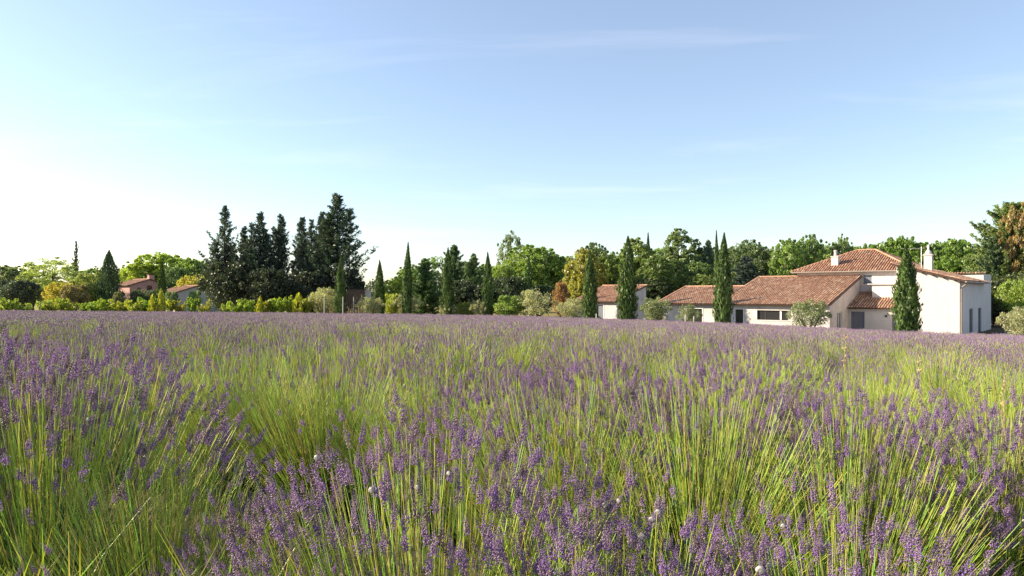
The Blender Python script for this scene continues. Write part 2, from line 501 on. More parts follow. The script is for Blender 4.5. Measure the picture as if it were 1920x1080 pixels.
# strip window, its frame, mullion and sill
wn = MB()
u0, u1, z0, z1 = holes[0][0], holes[0][1], holes[0][2], holes[0][3]
for a, b, c, d in ((u0, u1, z0, z0 + 0.06), (u0, u1, z1 - 0.06, z1), (u0, u0 + 0.06, z0 + 0.06, z1 - 0.06), (u1 - 0.06, u1, z0 + 0.06, z1 - 0.06)):
    wn.box(a, b, 0.12, 0.19, c, d)
win = wn.build('window', M_darkframe, villa, label='long low strip window')
for a, b in ((u0 + 0.06, u0 + 0.70), (u0 + 0.76, u1 - 0.76), (u1 - 0.60, u1 - 0.06)):
    g = MB(); g.box(a, b, 0.145, 0.165, z0 + 0.06, z1 - 0.06); g.build('pane', M_glass, win)
g = MB(); g.box(u0 + 0.70, u0 + 0.76, 0.12, 0.19, z0 + 0.06, z1 - 0.06); g.build('mullion', M_darkframe, win)
g = MB(); g.box(u1 - 0.76, u1 - 0.60, 0.10, 0.19, z0 + 0.06, z1 - 0.06); g.build('mullion', M_frame, win)
g = MB(); g.box(u0 - 0.08, u1 + 0.08, -0.05, 0.12, z0 - 0.07, z0 - 0.002); g.build('sill', M_frame, win)
# glazed doors in the wing
for (a, b, c, d) in holes[1:]:
    m = MB(); m.box(a, a + 0.06, 0.12, 0.19, c, d); m.box(b - 0.06, b, 0.12, 0.19, c, d); m.box(a + 0.06, b - 0.06, 0.12, 0.19, d - 0.07, d)
    m.box(a + 0.06, b - 0.06, 0.12, 0.19, c, c + 0.12); m.box(a + 0.06, b - 0.06, 0.12, 0.19, c + 0.52, c + 0.6)
    dr = m.build('door', M_darkframe, villa, label='dark glazed door')
    g = MB(); g.box(a + 0.06, b - 0.06, 0.145, 0.16, c + 0.6, d - 0.07); g.build('pane', M_glass, dr)
    g = MB(); g.box(a + 0.06, b - 0.06, 0.145, 0.16, c + 0.12, c + 0.52); g.build('pane', M_glass, dr)
    g = MB(); g.box(a - 0.1, a - 0.003, -0.025, 0.05, c, d + 0.1); g.box(b + 0.003, b + 0.1, -0.025, 0.05, c, d + 0.1); g.box(a - 0.003, b + 0.003, -0.025, 0.05, d + 0.003, d + 0.1)
    g.build('surround', M_frame, dr)
# door in the end wall of the wing
dr = side_obj(villa, 'door', M_frame, -9.4, [(2.0, 2.12, 0.05, 1.78, -0.16, -0.08), (3.38, 3.5, 0.05, 1.78, -0.16, -0.08), (2.12, 3.38, 1.68, 1.78, -0.16, -0.08), (2.7, 2.8, 0.05, 1.68, -0.16, -0.08)])
side_obj(dr, 'pane', M_shutter, -9.4, [(2.12, 2.7, 0.05, 1.68, -0.14, -0.11)])
side_obj(dr, 'pane', M_shutter, -9.4, [(2.8, 3.38, 0.05, 1.68, -0.14, -0.11)])
# -- recessed lean-to (front at v=5.3)
w = MB()
h2 = [(-9.2, -8.05, 0.02, 1.75), (-5.85, -5.1, 0.02, 1.5)]
wall_front(w, -9.4, -3.9, 5.3, D0, 2.2, h2, 0.2)
w.build('wall', M_plaster2, villa, label='recessed wall of the lean-to')
sl2 = 1.25 / 3.6
def lr(u, v, dz=0.05): return (u, v, 2.2 + sl2 * (v - 5.3) + dz)
pl_ = [lr(-9.38, 4.9), lr(-4.2, 4.9), lr(-4.2, 8.98), lr(-9.38, 8.98)]
r = roof_slab(villa, [pl_]); tiles_on(r, [pl_], rngT, tint=(0.95, 0.95, 0.95))
dr = shutter_panel(villa, -9.2, -8.05, 5.42, 0.02, 1.75, 6, M_shutter, 'door'); dr['label'] = 'grey boarded door of the lean-to'
dr = shutter_panel(villa, -5.85, -5.1, 5.42, 0.02, 1.5, 4, M_shutter, 'door'); dr['label'] = 'grey boarded door beside the cypress'
m = MB(); m.box(-6.35, -6.2, 5.18, 5.298, 1.32, 1.5); m.build('wall_lamp', M_darkframe, villa)
# -- small rendered box above the lean-to
w = MB()
w.box(-7.95, -4.0, 7.35, 8.97, 2.8, 4.2)
w.build('wall', M_plaster2, villa, label='small rendered box above the lean-to')
m = MB(); m.box(-8.3, -3.98, 7.15, 8.96, 4.203, 4.29); m.build('ledge', M_plaster, villa)
# -- tall block with hipped roof (front at v=9.05)
w = MB()
hb = [(-9.15, -8.4, 4.28, 5.12)]
wall_front(w, -15.3, -5.1, 9.05, D0, 5.5, hb, 0.2)
wall_side(w, -5.1, 9.05, 19.0, D0, 5.5, (), 0.2, sgn=1)
wall_side(w, -15.3, 9.05, 19.0, D0, 5.5, (), 0.2, sgn=-1)
w.quad((-15.3, 19, D0), (-15.3, 19, 5.5), (-5.1, 19, 5.5), (-5.1, 19, D0))
w.build('wall', M_plaster, villa, label='upper storey wall under the hipped roof')
sh = shutter_panel(villa, -9.15, -8.4, 9.13, 4.28, 5.12, 4, M_shutter); sh['label'] = 'small closed grey shutter of the upper storey'
m = MB(); m.box(-9.23, -8.32, 8.98, 9.1, 4.2, 4.277); m.build('sill', M_frame, villa)
e = 0.42; ze = 5.53; zr = 7.75
c00 = (-15.3 - e, 9.05 - e, ze); c10 = (-5.1 + e, 9.05 - e, ze); c11 = (-5.1 + e, 19 + e, ze); c01 = (-15.3 - e, 19 + e, ze)
r0_ = (-11.0, 14.0, zr); r1_ = (-9.3, 14.0, zr)
hips = [[c00, c10, r1_, r0_], [c10, c11, r1_], [c11, c01, r0_, r1_], [c01, c00, r0_]]
r = roof_slab(villa, hips[:1], 0.09)
m = MB()
for hp in hips[1:]:
    P = [Vector(p) for p in hp]; n = (P[1] - P[0]).cross(P[-1] - P[0]).normalized(); m.prism(hp, -n * 0.09)
m.build('roof', M_underlay, villa)
tiles_on(r, hips, rngT, spacing=0.23, ridges=[(r0_, r1_), (c00, r0_), (c10, r1_), (c11, r1_), (c01, r0_)], tint=(0.98, 0.92, 0.9))
m = MB()
m.tube([(-15.3 - e - 0.03, 9.05 - e - 0.07, ze - 0.05), (-5.1 + e, 9.05 - e - 0.07, ze - 0.05)], 0.06, 8); m.build('gutter', M_zinc, villa)
m = MB(); m.box(-15.3 - e + 0.05, -5.1 + e - 0.05, 9.05 - e + 0.06, 9.049, 5.38, 5.44); m.build('eave_board', M_plaster, villa)
# -- gabled extension on the right (front at v=0, u from -4.3 to 0)
def er(u): return 4.42 + (-u) * 0.283
w = MB()
wall_front(w, -4.3, 0.0, 0.0, D0, 4.40, (), 0.2, top=[(-4.3, 4.40), (0, 4.40), (0, er(0)), (-4.3, er(-4.3))])
hr = [(4.3, 6.1, 0.05, 2.15), (8.7, 10.5, 0.05, 2.15)]
wall_side(w, 0.0, 0.0, 11.7, D0, 4.42, hr, 0.22, sgn=1)
wall_side(w, -4.3, 0.0, 11.7, D0, er(-4.3), (), 0.2, sgn=-1)
w.quad((-4.3, 11.7, D0), (-4.3, 11.7, er(-4.3)), (0, 11.7, 4.42), (0, 11.7, D0))
w.build('wall', M_plaster2, villa, label='tall plain white gable wall')
pe = [(0.38, -0.28, er(0.38) + 0.06), (0.38, 11.75, er(0.38) + 0.06), (-4.6, 11.75, er(-4.6) + 0.06), (-4.6, -0.28, er(-4.6) + 0.06)]
r = roof_slab(villa, [pe], 0.1)
tiles_on(r, [pe], rngT, ridges=[((-4.6, -0.28, er(-4.6) + 0.06), (-4.6, 11.7, er(-4.6) + 0.06))], tint=(0.92, 0.92, 0.92))
for k in range(6):
    u = -0.35 - k * 0.72
    m = MB(); m.box(u - 0.04, u + 0.04, -0.24, -0.002, er(u) - 0.16, er(u) - 0.07); m.build('rafter_end', M_wood, villa)
m = MB()
m.tube([(0.44, -0.30, 4.28), (0.44, 11.75, 4.28)], 0.07, 8); m.build('gutter', M_zinc, villa)
m = MB()
m.tube([(0.42, 0.25, 4.22), (0.40, 0.25, 4.10), (0.12, 0.12, 3.86), (0.10, 0.10, 3.7), (0.10, 0.10, 0.0)], 0.075, 8); m.build('downpipe', M_zinc, villa)
for (a, b, c, d) in hr:
    dr = side_obj(villa, 'door', M_shutter, 0.0, [(a, a + 0.07, c, d, -0.17, -0.1), (b - 0.07, b, c, d, -0.17, -0.1), (a + 0.07, b - 0.07, d - 0.08, d, -0.17, -0.1), ((a + b) / 2 - 0.04, (a + b) / 2 + 0.04, c, d - 0.08, -0.17, -0.1)])
    dr['label'] = 'grey French door in the shaded side wall'
    side_obj(dr, 'pane', M_glass, 0.0, [(a + 0.07, (a + b) / 2 - 0.04, c, d - 0.08, -0.15, -0.12)])
    side_obj(dr, 'pane', M_glass, 0.0, [((a + b) / 2 + 0.04, b - 0.07, c, d - 0.08, -0.15, -0.12)])
    side_obj(dr, 'step', M_plaster, 0.0, [(a - 0.15, b + 0.15, D0, 0.04, 0.004, 0.5)])
# plinth kerb at the foot of the gable
m = MB(); m.box(-4.3, 0.2, -0.28, -0.004, D0, 0.1); m.build('plinth', M_plaster2, villa)
# -- flat parapet block behind
w = MB(); w.box(-6.5, 0.0, 11.72, 16.2, D0, 5.12); w.build('wall', M_plaster2, villa, label='parapet wall at the back')
cop = MB(); cop.box(-6.55, 0.08, 11.62, 12.0, 5.123, 5.16); co = cop.build('coping', M_underlay, villa)
tiles_on(co, [[(-6.55, 11.6, 5.17), (0.1, 11.6, 5.17), (0.1, 12.0, 5.25), (-6.55, 12.0, 5.25)]], rngT, name='coping_tiles')
# -- chimneys and aerial
def chimney(u, v, zb, zt, w_, capstyle):
    m = MB(); m.box(u - w_ / 2, u + w_ / 2, v - w_ / 2, v + w_ / 2, zb, zt)
    c = m.build('chimney', M_plaster2, villa)
    m = MB(); m.box(u - w_ / 2 - 0.06, u + w_ / 2 + 0.06, v - w_ / 2 - 0.06, v + w_ / 2 + 0.06, zt + 0.002, zt + 0.09); m.build('chimney_cap', M_plaster, c)
    m = MB()
    if capstyle:
        prof = [(w_ * 0.46, 0.092), (w_ * 0.44, 0.2), (w_ * 0.36, 0.34), (w_ * 0.2, 0.44), (0.09, 0.47), (0.085, 0.72), (0.11, 0.75), (0.03, 0.9)]
    else:
        prof = [(0.15, 0.092), (0.13, 0.5), (0.17, 0.55), (0.15, 0.68)]
    m.tube([(u, v, zt + z) for _, z in prof], [r_ for r_, _ in prof], 12)
    m.build('chimney_pot', M_plaster if not capstyle else M_pink if False else M_plaster, c)
chimney(-12.0, 10.3, 5.6, 7.0, 0.62, False)
chimney(-2.85, 4.2, 4.9, 6.55, 0.58, True)
m = MB()
m.tube([(-3.45, 4.6, 5.2), (-3.45, 4.6, 7.35)], 0.03, 6)
m.tube([(-5.0, 4.6, 7.25), (-3.2, 4.6, 7.2)], 0.016, 5)
for k in range(7): m.tube([(-4.95 + k * 0.24, 4.35, 7.245 - k * 0.006), (-4.95 + k * 0.24, 4.85, 7.245 - k * 0.006)], 0.01, 4)
m.build('antenna', M_metal, villa)

# gravel forecourt at the right end of the villa
def sheet(name, pts, mat, n=12, dz=0.012):
    """quad patch draped over the terrain"""
    P = [Vector((x, y, 0)) for x, y in pts]
    V = []; Fs = []
    for i in range(n + 1):
        for j in range(n + 1):
            a = P[0].lerp(P[1], i / n); b = P[3].lerp(P[2], i / n); p = a.lerp(b, j / n)
            V.append((p.x, p.y, gz(p.x, p.y) + dz))
    for i in range(n):
        for j in range(n):
            k = i * (n + 1) + j
            Fs.append((k, k + n + 1, k + n + 2, k + 1))
    me = mesh_np(name, V, [np.array(Fs)], mat)
    return link(name, me, kind='structure')
sheet('path', [(30.0, 43.5), (64.0, 60.0), (60.0, 74.0), (34.6, 51.2)], M_gravel, 24, 0.02)

# ------------------------------------------------------------------ garden annexe with mono-pitch roof
ann = empty('garden_annexe', (12.3, 80.0, EYE - 3.35), HA, 'small white annexe with a red tile roof between two cypresses', 'building')
w = MB()
ha = [(-2.9, -1.9, 0.05, 1.95)]
wall_front(w, -6.2, 0.0, 0.0, D0, 2.45, ha, 0.2)
wall_side(w, 0.0, 0.0, 6.5, D0, 2.45, (), 0.2, top=[(0, 2.45), (6.5, 2.45), (6.5, 4.25)], sgn=1)
wall_side(w, -6.2, 0.0, 6.5, D0, 2.45, (), 0.2, top=[(0, 2.45), (6.5, 2.45), (6.5, 4.25)], sgn=-1)
w.quad((-6.2, 6.5, D0), (-6.2, 6.5, 4.25), (0, 6.5, 4.25), (0, 6.5, D0))
w.build('wall', M_plaster, ann)
sa = 1.8 / 6.5
pa = [(-6.5, -0.45, 2.45 - 0.45 * sa + 0.05), (0.12, -0.45, 2.45 - 0.45 * sa + 0.05), (0.12, 6.55, 2.45 + 6.55 * sa + 0.05), (-6.5, 6.55, 2.45 + 6.55 * sa + 0.05)]
r = roof_slab(ann, [pa]); tiles_on(r, [pa], rngT, ridges=[(pa[3], pa[2])], tint=(1, 0.95, 0.92))
dr = shutter_panel(ann, -2.9, -1.9, 0.12, 0.05, 1.95, 5, M_shutter, 'door')
m = MB(); m.box(-3.02, -2.903, -0.03, 0.04, 0.05, 2.06); m.box(-1.897, -1.78, -0.03, 0.04, 0.05, 2.06); m.box(-2.903, -1.897, -0.03, 0.04, 1.953, 2.06); m.build('surround', M_frame, dr)

# ------------------------------------------------------------------ the two far houses
def far_house(name, label, px, Y, rz, L, half, he, hr_, wallmat, wins=(), chim=None, tint=(0.8, 0.75, 0.72)):
    X = (px - 960) / F * Y
    t = empty(name, (X, Y, gz(X, Y) - 0.1), rz, label, 'house')
    w = MB()
    wall_front(w, -L, 0, 0, -0.3, he, (), 0.15)
    hs = [(a, b, c, d) for (a, b, c, d, *_r) in wins]
    wall_side(w, 0, 0, 2 * half, -0.3, he, hs, 0.18, top=[(0, he), (2 * half, he), (half, hr_)], sgn=1)
    wall_side(w, -L, 0, 2 * half, -0.3, he, (), 0.15, top=[(0, he), (2 * half, he), (half, hr_)], sgn=-1)
    w.quad((-L, 2 * half, -0.3), (-L, 2 * half, he), (0, 2 * half, he), (0, 2 * half, -0.3))
    w.build('wall', wallmat, t)
    s_ = (hr_ - he) / half; o = 0.4
    p1 = [(-L - .3, -o, he - o * s_ + .05), (.3, -o, he - o * s_ + .05), (.3, half, hr_ + .05), (-L - .3, half, hr_ + .05)]
    p2 = [(.3, 2 * half + o, he - o * s_ + .05), (-L - .3, 2 * half + o, he - o * s_ + .05), (-L - .3, half, hr_ + .05), (.3, half, hr_ + .05)]
    r = roof_slab(t, [p1, p2]); tiles_on(r, [p1, p2], rngT, spacing=0.26, course=0.45, ridges=[(p1[3], p1[2])], tint=tint)
    for (a, b, c, d) in hs:
        wn = side_obj(t, 'window', M_wood, 0.0, [(a, a + .07, c, d, -.13, -.06), (b - .07, b, c, d, -.13, -.06), (a + .07, b - .07, c, c + .07, -.13, -.06), (a + .07, b - .07, d - .07, d, -.13, -.06)])
        side_obj(wn, 'pane', M_glass, 0.0, [(a + .07, b - .07, c + .07, d - .07, -.11, -.08)])
    if chim:
        u, v, zt = chim
        m = MB(); m.box(u - .5, u + .5, v - .45, v + .45, he, zt); c_ = m.build('chimney', wallmat, t)
        m = MB(); m.box(u - .6, u + .6, v - .55, v + .55, zt + .003, zt + .14); m.build('chimney_cap', M_underlay, c_)
    return t
far_house('pink_house', 'pink rendered house with tiled gable roof behind the vines', 243, 125, HA, 8.0, 3.4, 4.95, 6.05, M_pink, [(3.0, 3.9, 3.6, 4.9), (1.3, 1.9, 3.7, 4.5)], (-0.7, 3.9, 6.9))
far_house('low_house', 'low grey gabled house with a pinkish tile roof behind the vines', 329, 118, HA, 7.5, 3.7, 3.6, 4.75, M_grey_render)
far_house('garden_shed', 'tiny shed with an orange clay roof in front of the pink house', 248, 119, HA, 3.0, 1.0, 1.1, 1.75, M_pink, tint=(1.25, 0.9, 0.7))

# ------------------------------------------------------------------ tree and shrub generators
def unit(v):
    return v / np.maximum(np.linalg.norm(v, axis=-1, keepdims=True), 1e-9)

def leaf_quads(C, A, B, L, W):
    """rhombic leaves: centres C, long axes A, cross axes B, lengths L, widths W"""
    L = np.broadcast_to(np.asarray(L, float), (len(C),))[:, None]; W = np.broadcast_to(np.asarray(W, float), (len(C),))[:, None]
    V = np.stack([C - A * L * 0.5, C + B * W * 0.5 - A * L * 0.05, C + A * L * 0.5, C - B * W * 0.5 - A * L * 0.05], 1).reshape(-1, 3)
    F_ = np.arange(len(V)).reshape(-1, 4)
    return V, F_

def rand_axes(rng, n, out=None, k=0.0):
    A = unit(rng.normal(size=(n, 3)) + (0 if out is None else out * k))
    B = unit(np.cross(A, rng.normal(size=(n, 3))))
    return A, B

def clump_crown(rng, centres, radii, n_per, L, W, flat=0.75, spread=0.55, tone=None, droop=0.0):
    Vs = []; Cs = []
    for i, (c, r) in enumerate(zip(centres, radii)):
        n = int(n_per * rng.uniform(0.7, 1.3))
        d = unit(rng.normal(size=(n, 3))); rr = rng.uniform(0.25, 1.0, n) ** 0.6
        off = d * rr[:, None] * r; off[:, 2] *= flat
        P = c + off
        A, B = rand_axes(rng, n, d, 0.6)
        A[:, 2] -= droop; A = unit(A)
        V, _ = leaf_quads(P, A, B, rng.uniform(0.7, 1.3, n) * L, rng.uniform(0.7, 1.3, n) * W)
        t = rng.uniform(0.78, 1.22) if tone is None else tone[i]
        g = rng.uniform(0.72, 1.28, n)[:, None] * t * np.array([1.0, 1.0, 1.0]) * (1 + rng.normal(0, 0.07, (n, 3)))
        Vs.append(V); Cs.append(np.repeat(g, 4, 0))
    V = np.concatenate(Vs); C = np.clip(np.concatenate(Cs), 0.2, 2.0)
    return V, np.arange(len(V)).reshape(-1, 4), C

def limb_mesh(name, mat, trunk, limbs, sides=7):
    m = MB()
    m.tube([p for p, _ in trunk], [r for _, r in trunk], sides)
    for lb in limbs: m.tube([p for p, _ in lb], [r for _, r in lb], 5)
    return m.mesh(name, mat, True)

def broadleaf(seed, H=10.0, R=4.0, bare=0.12, ncl=310, n_per=75, L=0.26, W=0.18, lumps=5, narrow=1.0, crad=0.15, droop=0.1):
    """a domed, lumpy crown: main lobes, each carrying many leaf clumps, with a trunk and limbs up to the lobes"""
    rng = np.random.default_rng(seed)
    z0 = H * bare
    zc = (z0 * .7 + H) / 2; hz = (H - z0 * .7) / 2
    hz *= .97
    lobes = [(unit(rng.normal(size=3) + np.array([0, 0, .25])), rng.uniform(.10, .24)) for _ in range(lumps + 5)]
    def rfac(d):
        f = .80
        for ld, amp in lobes: f += amp * max(0.0, float(d @ ld)) ** 6
        return min(f, 1.06)
    cs = []; rs = []
    ga = math.pi * (3 - math.sqrt(5))
    nsh = int(ncl * .68)
    for i in range(ncl):
        if i < nsh:
            zf = 1 - 2 * (i + .5) / nsh; q = math.sqrt(1 - zf * zf)
            d = unit(np.array([math.cos(ga * i) * q, math.sin(ga * i) * q, zf]) + rng.normal(0, .13, 3)); k = rng.uniform(.80, 1.0)
        else:
            d = unit(rng.normal(size=3)); k = rng.uniform(.2, .8)
        rf = rfac(d) * k
        taper = 1 - .22 * max(0, -d[2])
        p = np.array([d[0] * (R - R * crad * .5) * rf * taper, d[1] * (R - R * crad * .5) * rf * taper, zc + d[2] * (hz - R * crad * .4) * rf])
        cs.append(p); rs.append(R * crad * rng.uniform(.6, 1.2))
    for i in range(int(ncl * .22)):          # small sprays breaking the outline
        d = unit(rng.normal(size=3) + np.array([0, 0, .35])); rf = rfac(d)
        cs.append(np.array([d[0] * R * rf, d[1] * R * rf, zc + d[2] * hz * rf])); rs.append(R * crad * rng.uniform(.3, .5))
    limb_ends = [cs[i] for i in range(0, nsh, max(1, nsh // 9))]
    V, Fq, C = clump_crown(rng, cs, rs, n_per, L, W, droop=droop)
    crown = mesh_np('crown', V, [Fq], M_leaf, col=C)
    tr = [((0, 0, -0.3), R * .075), ((0.02 * R, 0, z0 * .6), R * .06), ((-.02 * R, .02 * R, z0 * 1.3), R * .05), ((0, 0, H * .55), R * .03), ((0, 0, H * .8), R * .012)]
    limbs = []
    for c in limb_ends:
        s = Vector((0, 0, z0 * 1.1)); e = Vector(c) * .9; mid = s.lerp(e, .5) + Vector((0, 0, -.06 * H))
        limbs.append([(s, R * .035), (mid, R * .025), (e, R * .01)])
    return limb_mesh('trunk', M_bark, tr, limbs), crown, H, R

def cypress(seed, H=8.0, R=0.62, n=5200, forked=False, mat=None):
    """Italian cypress: a tight spindle of upright sprays"""
    rng = np.random.default_rng(seed)
    Vs = []; Cs = []
    spines = [(0.0, 0.0, H, R, n)]
    if forked: spines = [(-0.10, 0, H, R * .85, int(n * .65)), (0.34, 0.05, H * .86, R * .7, int(n * .5))]
    for (ox, oy, Hh, Rr, nn) in spines:
        h = rng.uniform(0.0, 1.0, nn) ** 1.05
        prof = np.interp(h, [0, .06, .2, .4, .6, .8, .92, 1.0], [.55, .82, .98, 1.0, .82, .50, .22, .02])
        a = rng.uniform(0, 2 * np.pi, nn)
        lump = 1 + .13 * np.sin(3 * a + 9 * h + seed) + .12 * np.sin(5 * a - 17 * h) + .10 * np.sin(31 * h + 2 * a) + .30 * (rng.random(nn) < .08) + .22 * np.sin(7 * a + 23 * h) ** 8
        q = rng.uniform(.35, 1.0, nn) ** .45
        rr = Rr * prof * lump * q
        P = np.stack([ox + rr * np.cos(a), oy + rr * np.sin(a), .08 + h * (Hh - .25)], 1)
        out = np.stack([np.cos(a), np.sin(a), np.zeros(nn)], 1)
        A = unit(np.array([0, 0, 1.0]) + out * rng.uniform(.05, .42, nn)[:, None] + rng.normal(0, .12, (nn, 3)))
        B = unit(np.cross(A, out + rng.normal(0, .5, (nn, 3))))
        V, _ = leaf_quads(P, A, B, rng.uniform(.22, .46, nn) * (.6 + .4 * prof), rng.uniform(.07, .14, nn))
        g = (rng.uniform(.65, 1.35, nn) * (1 + .22 * np.sin(4 * a + 11 * h)))[:, None] * np.ones(3)
        Vs.append(V); Cs.append(np.repeat(g, 4, 0))
    V = np.concatenate(Vs); C = np.clip(np.concatenate(Cs), .25, 2)
    crown = mesh_np('crown', V, [np.arange(len(V)).reshape(-1, 4)], mat or M_needle, col=C)
    tr = [((0, 0, -.3), .13), ((0, 0, .5), .11), ((0, 0, H * .5), .06), ((0, 0, H * .9), .015)]
    return limb_mesh('trunk', M_darkbark, tr, []), crown, H, R

def conifer(seed, H=14.0, R=3.0, nb=105, tuft=24, bare=.05, up=.6, L=.34, W=.085, power=.85, lower=1.0, leaders=3, stray=1.45):
    """spiky conifer: tapering whorls of rising branches set with dark tufts"""
    rng = np.random.default_rng(seed)
    Vs = []; Cs = []; limbs = []
    def spire(ox, oy, zb, Hs_, Rs_, n):
        for i in range(n):
            h = ((i + rng.uniform(0, 1)) / n) ** .9
            if zb == 0: h = bare + (1 - bare) * h
            z = zb + h * Hs_
            ln = Rs_ * ((1 - h) ** power) * rng.choice([.5, .8, 1.05, stray], p=[.28, .34, .25, .13]) * rng.uniform(.75, 1.3) + .2
            if h < .3: ln *= lower
            a = i * 2.4 + rng.uniform(-.7, .7)
            d = np.array([np.cos(a), np.sin(a), 0])
            rise = up * rng.uniform(.3, 1.8)
            m = max(3, int(tuft * (.3 + ln / R)))
            s = rng.uniform(.08, 1.0, m) ** .75
            curve = rise * ln * (s ** 1.7) - .12 * ln * np.sin(s * 3.0)
            P0 = np.array([ox, oy, z]) + d * (s * ln)[:, None]; P0[:, 2] += curve
            k = 6
            P = np.repeat(P0, k, 0) + rng.normal(0, 1, (m * k, 3)) * np.array([.11, .11, .09]) * (1.2 - .6 * np.repeat(s, k))[:, None] * (1 + .06 * R)
            A = unit(d * .7 + np.array([0, 0, .6]) + rng.normal(0, .6, (m * k, 3)))
            B = unit(np.cross(A, rng.normal(size=(m * k, 3))))
            V, _ = leaf_quads(P, A, B, rng.uniform(.6, 1.25, m * k) * L, rng.uniform(.6, 1.25, m * k) * W)
            g = (rng.uniform(.7, 1.3, m * k) * rng.uniform(.75, 1.25))[:, None] * np.ones(3)
            Vs.append(V); Cs.append(np.repeat(g, 4, 0))
            if i % 2 == 0 and ln > .6:
                limbs.append([((ox, oy, z), .05), (tuple(np.array([ox, oy, z + rise * ln * .3]) + d * ln * .5), .03), (tuple(np.array([ox, oy, z + rise * ln * .85]) + d * ln * .92), .01)])
    spire(0, 0, 0, H, R, nb)
    for k in range(leaders):
        a = rng.uniform(0, 6.28); q = R * rng.uniform(.14, .32); zb = H * rng.uniform(.25, .5); ht = H * rng.uniform(.62, .9) - zb
        spire(math.cos(a) * q, math.sin(a) * q, zb, ht, R * .42, int(nb * .3))
        limbs.append([((0, 0, zb - q), .09), ((math.cos(a) * q, math.sin(a) * q, zb), .07), ((math.cos(a) * q, math.sin(a) * q, zb + ht * .95), .015)])
    V = np.concatenate(Vs); C = np.clip(np.concatenate(Cs), .25, 2)
    crown = mesh_np('crown', V, [np.arange(len(V)).reshape(-1, 4)], M_needle, col=C)
    tr = [((0, 0, -.3), .28), ((0, 0, H * .3), .2), ((.05, 0, H * .65), .11), ((0, 0, H * .98), .02)]
    return limb_mesh('trunk', M_darkbark, tr, limbs), crown, H, R

def shrub(seed, H=2.2, R=1.5, ncl=60, n_per=75, L=.12, W=.05, crad=.27, bare=.12, open_=.0):
    """rounded bush (olive and the like) on several short stems"""
    rng = np.random.default_rng(seed)
    cs = []; rs = []
    for i in range(ncl):
        d = unit(rng.normal(size=3)); q = rng.uniform(.45, 1.0)
        p = np.array([d[0] * R * .82 * q, d[1] * R * .82 * q, H * (bare + .04) + (H * (1 - bare)) * (.5 + .42 * d[2] * q)])
        p += rng.normal(0, .05, 3) * R
        cs.append(p); rs.append(R * crad * rng.uniform(.65, 1.25))
    # a few stray shoots breaking the outline
    for i in range(int(ncl * .35)):
        a = rng.uniform(0, 2 * np.pi); e = rng.uniform(.1, 1.2)
        p = np.array([np.cos(a) * np.cos(e) * R * 1.02, np.sin(a) * np.cos(e) * R * 1.02, H * .5 + np.sin(e) * H * .53])
        cs.append(p); rs.append(R * .13)
    V, Fq, C = clump_crown(rng, cs, rs, n_per, L, W, flat=.9)
    crown = mesh_np('crown', V, [Fq], M_leaf, col=C)
    tr = [((0, 0, -.2), .10), ((.03, 0, H * .2), .08), ((0, .02, H * .4), .05)]
    limbs = []
    for k in range(6):
        a = k * 1.05 + rng.uniform(-.3, .3)
        limbs.append([((0, 0, H * .08), .05), ((.3 * R * math.cos(a), .3 * R * math.sin(a), H * .35), .035), ((.6 * R * math.cos(a), .6 * R * math.sin(a), H * .65), .012)])
    return limb_mesh('trunk', M_bark, tr, limbs), crown, H, R

def grapevine(seed, H=1.5, R=.8):
    """pruned vine: twisted stock, a few canes and broad leaves"""
    rng = np.random.default_rng(seed)
    cs = []; rs = []; limbs = []
    for k in range(8):
        a = rng.uniform(0, 2 * np.pi); l = rng.uniform(.5, 1.0)
        e = Vector((math.cos(a) * R * l, math.sin(a) * R * l * .6, H * rng.uniform(.55, .95)))
        limbs.append([((0, 0, .4), .03), (tuple(e * .55 + Vector((0, 0, .2))), .015), (tuple(e), .006)])
        for s in np.linspace(.3, 1, 5):
            cs.append(np.array(e) * s + np.array([0, 0, .4 * (1 - s)]) + rng.normal(0, .05, 3)); rs.append(.2)
    V, Fq, C = clump_crown(rng, cs, rs, 16, .15, .13)
    crown = mesh_np('crown', V, [Fq], M_leaf, col=C)
    return limb_mesh('trunk', M_darkbark, [((0, 0, -.15), .05), ((.04, .02, .25), .045), ((0, 0, .5), .05)], limbs), crown, H, R

# one set of meshes per kind; every tree is its own Empty with its own trunk and crown objects
KIND = {}
KIND['oak'] = [broadleaf(21), broadleaf(22, ncl=330), broadleaf(23, lumps=6), broadleaf(26, lumps=4, ncl=290)]
KIND['airy'] = [broadleaf(31, ncl=190, n_per=62, crad=.14, L=.25, W=.15), broadleaf(32, ncl=190, n_per=62, crad=.14, L=.25, W=.15, lumps=6)]
KIND['poplar'] = [broadleaf(41, H=12, R=3.4, narrow=1.3, ncl=320, lumps=7, crad=.15), broadleaf(42, H=12, R=3.2, narrow=1.35, ncl=320, lumps=7, crad=.15)]
KIND['parasol'] = [broadleaf(51, H=8, R=4.5, bare=.3, narrow=.62, ncl=300, n_per=75, L=.30, W=.21), broadleaf(52, H=8, R=4.5, bare=.3, narrow=.6, ncl=300, n_per=75, L=.30, W=.21)]
KIND['yellow'] = [broadleaf(61, H=7, R=3.2, bare=.08, ncl=280, n_per=80, L=.22, W=.16, narrow=1.05)]
KIND['cypress'] = [cypress(1), cypress(2), cypress(3, forked=True)]
KIND['widecypress'] = [cypress(5, H=8, R=1.15, n=6500)]
KIND['shoot'] = [cypress(8, H=3, R=.5, n=900, mat=M_leaf)]
KIND['slim'] = [cypress(7, H=9, R=.42, n=3600)]
KIND['cedar'] = [conifer(71, R=3.4, power=1.0), conifer(72, R=3.1, up=.7, power=1.05), conifer(73, R=3.6, power=.95, nb=125, up=.65), conifer(74, R=2.5, nb=105, up=.5)]
KIND['fir'] = [conifer(75, H=10, R=2.8, nb=150, tuft=36, up=.25, power=.7), conifer(76, H=10, R=3.0, nb=150, tuft=36, up=.3, power=.65)]
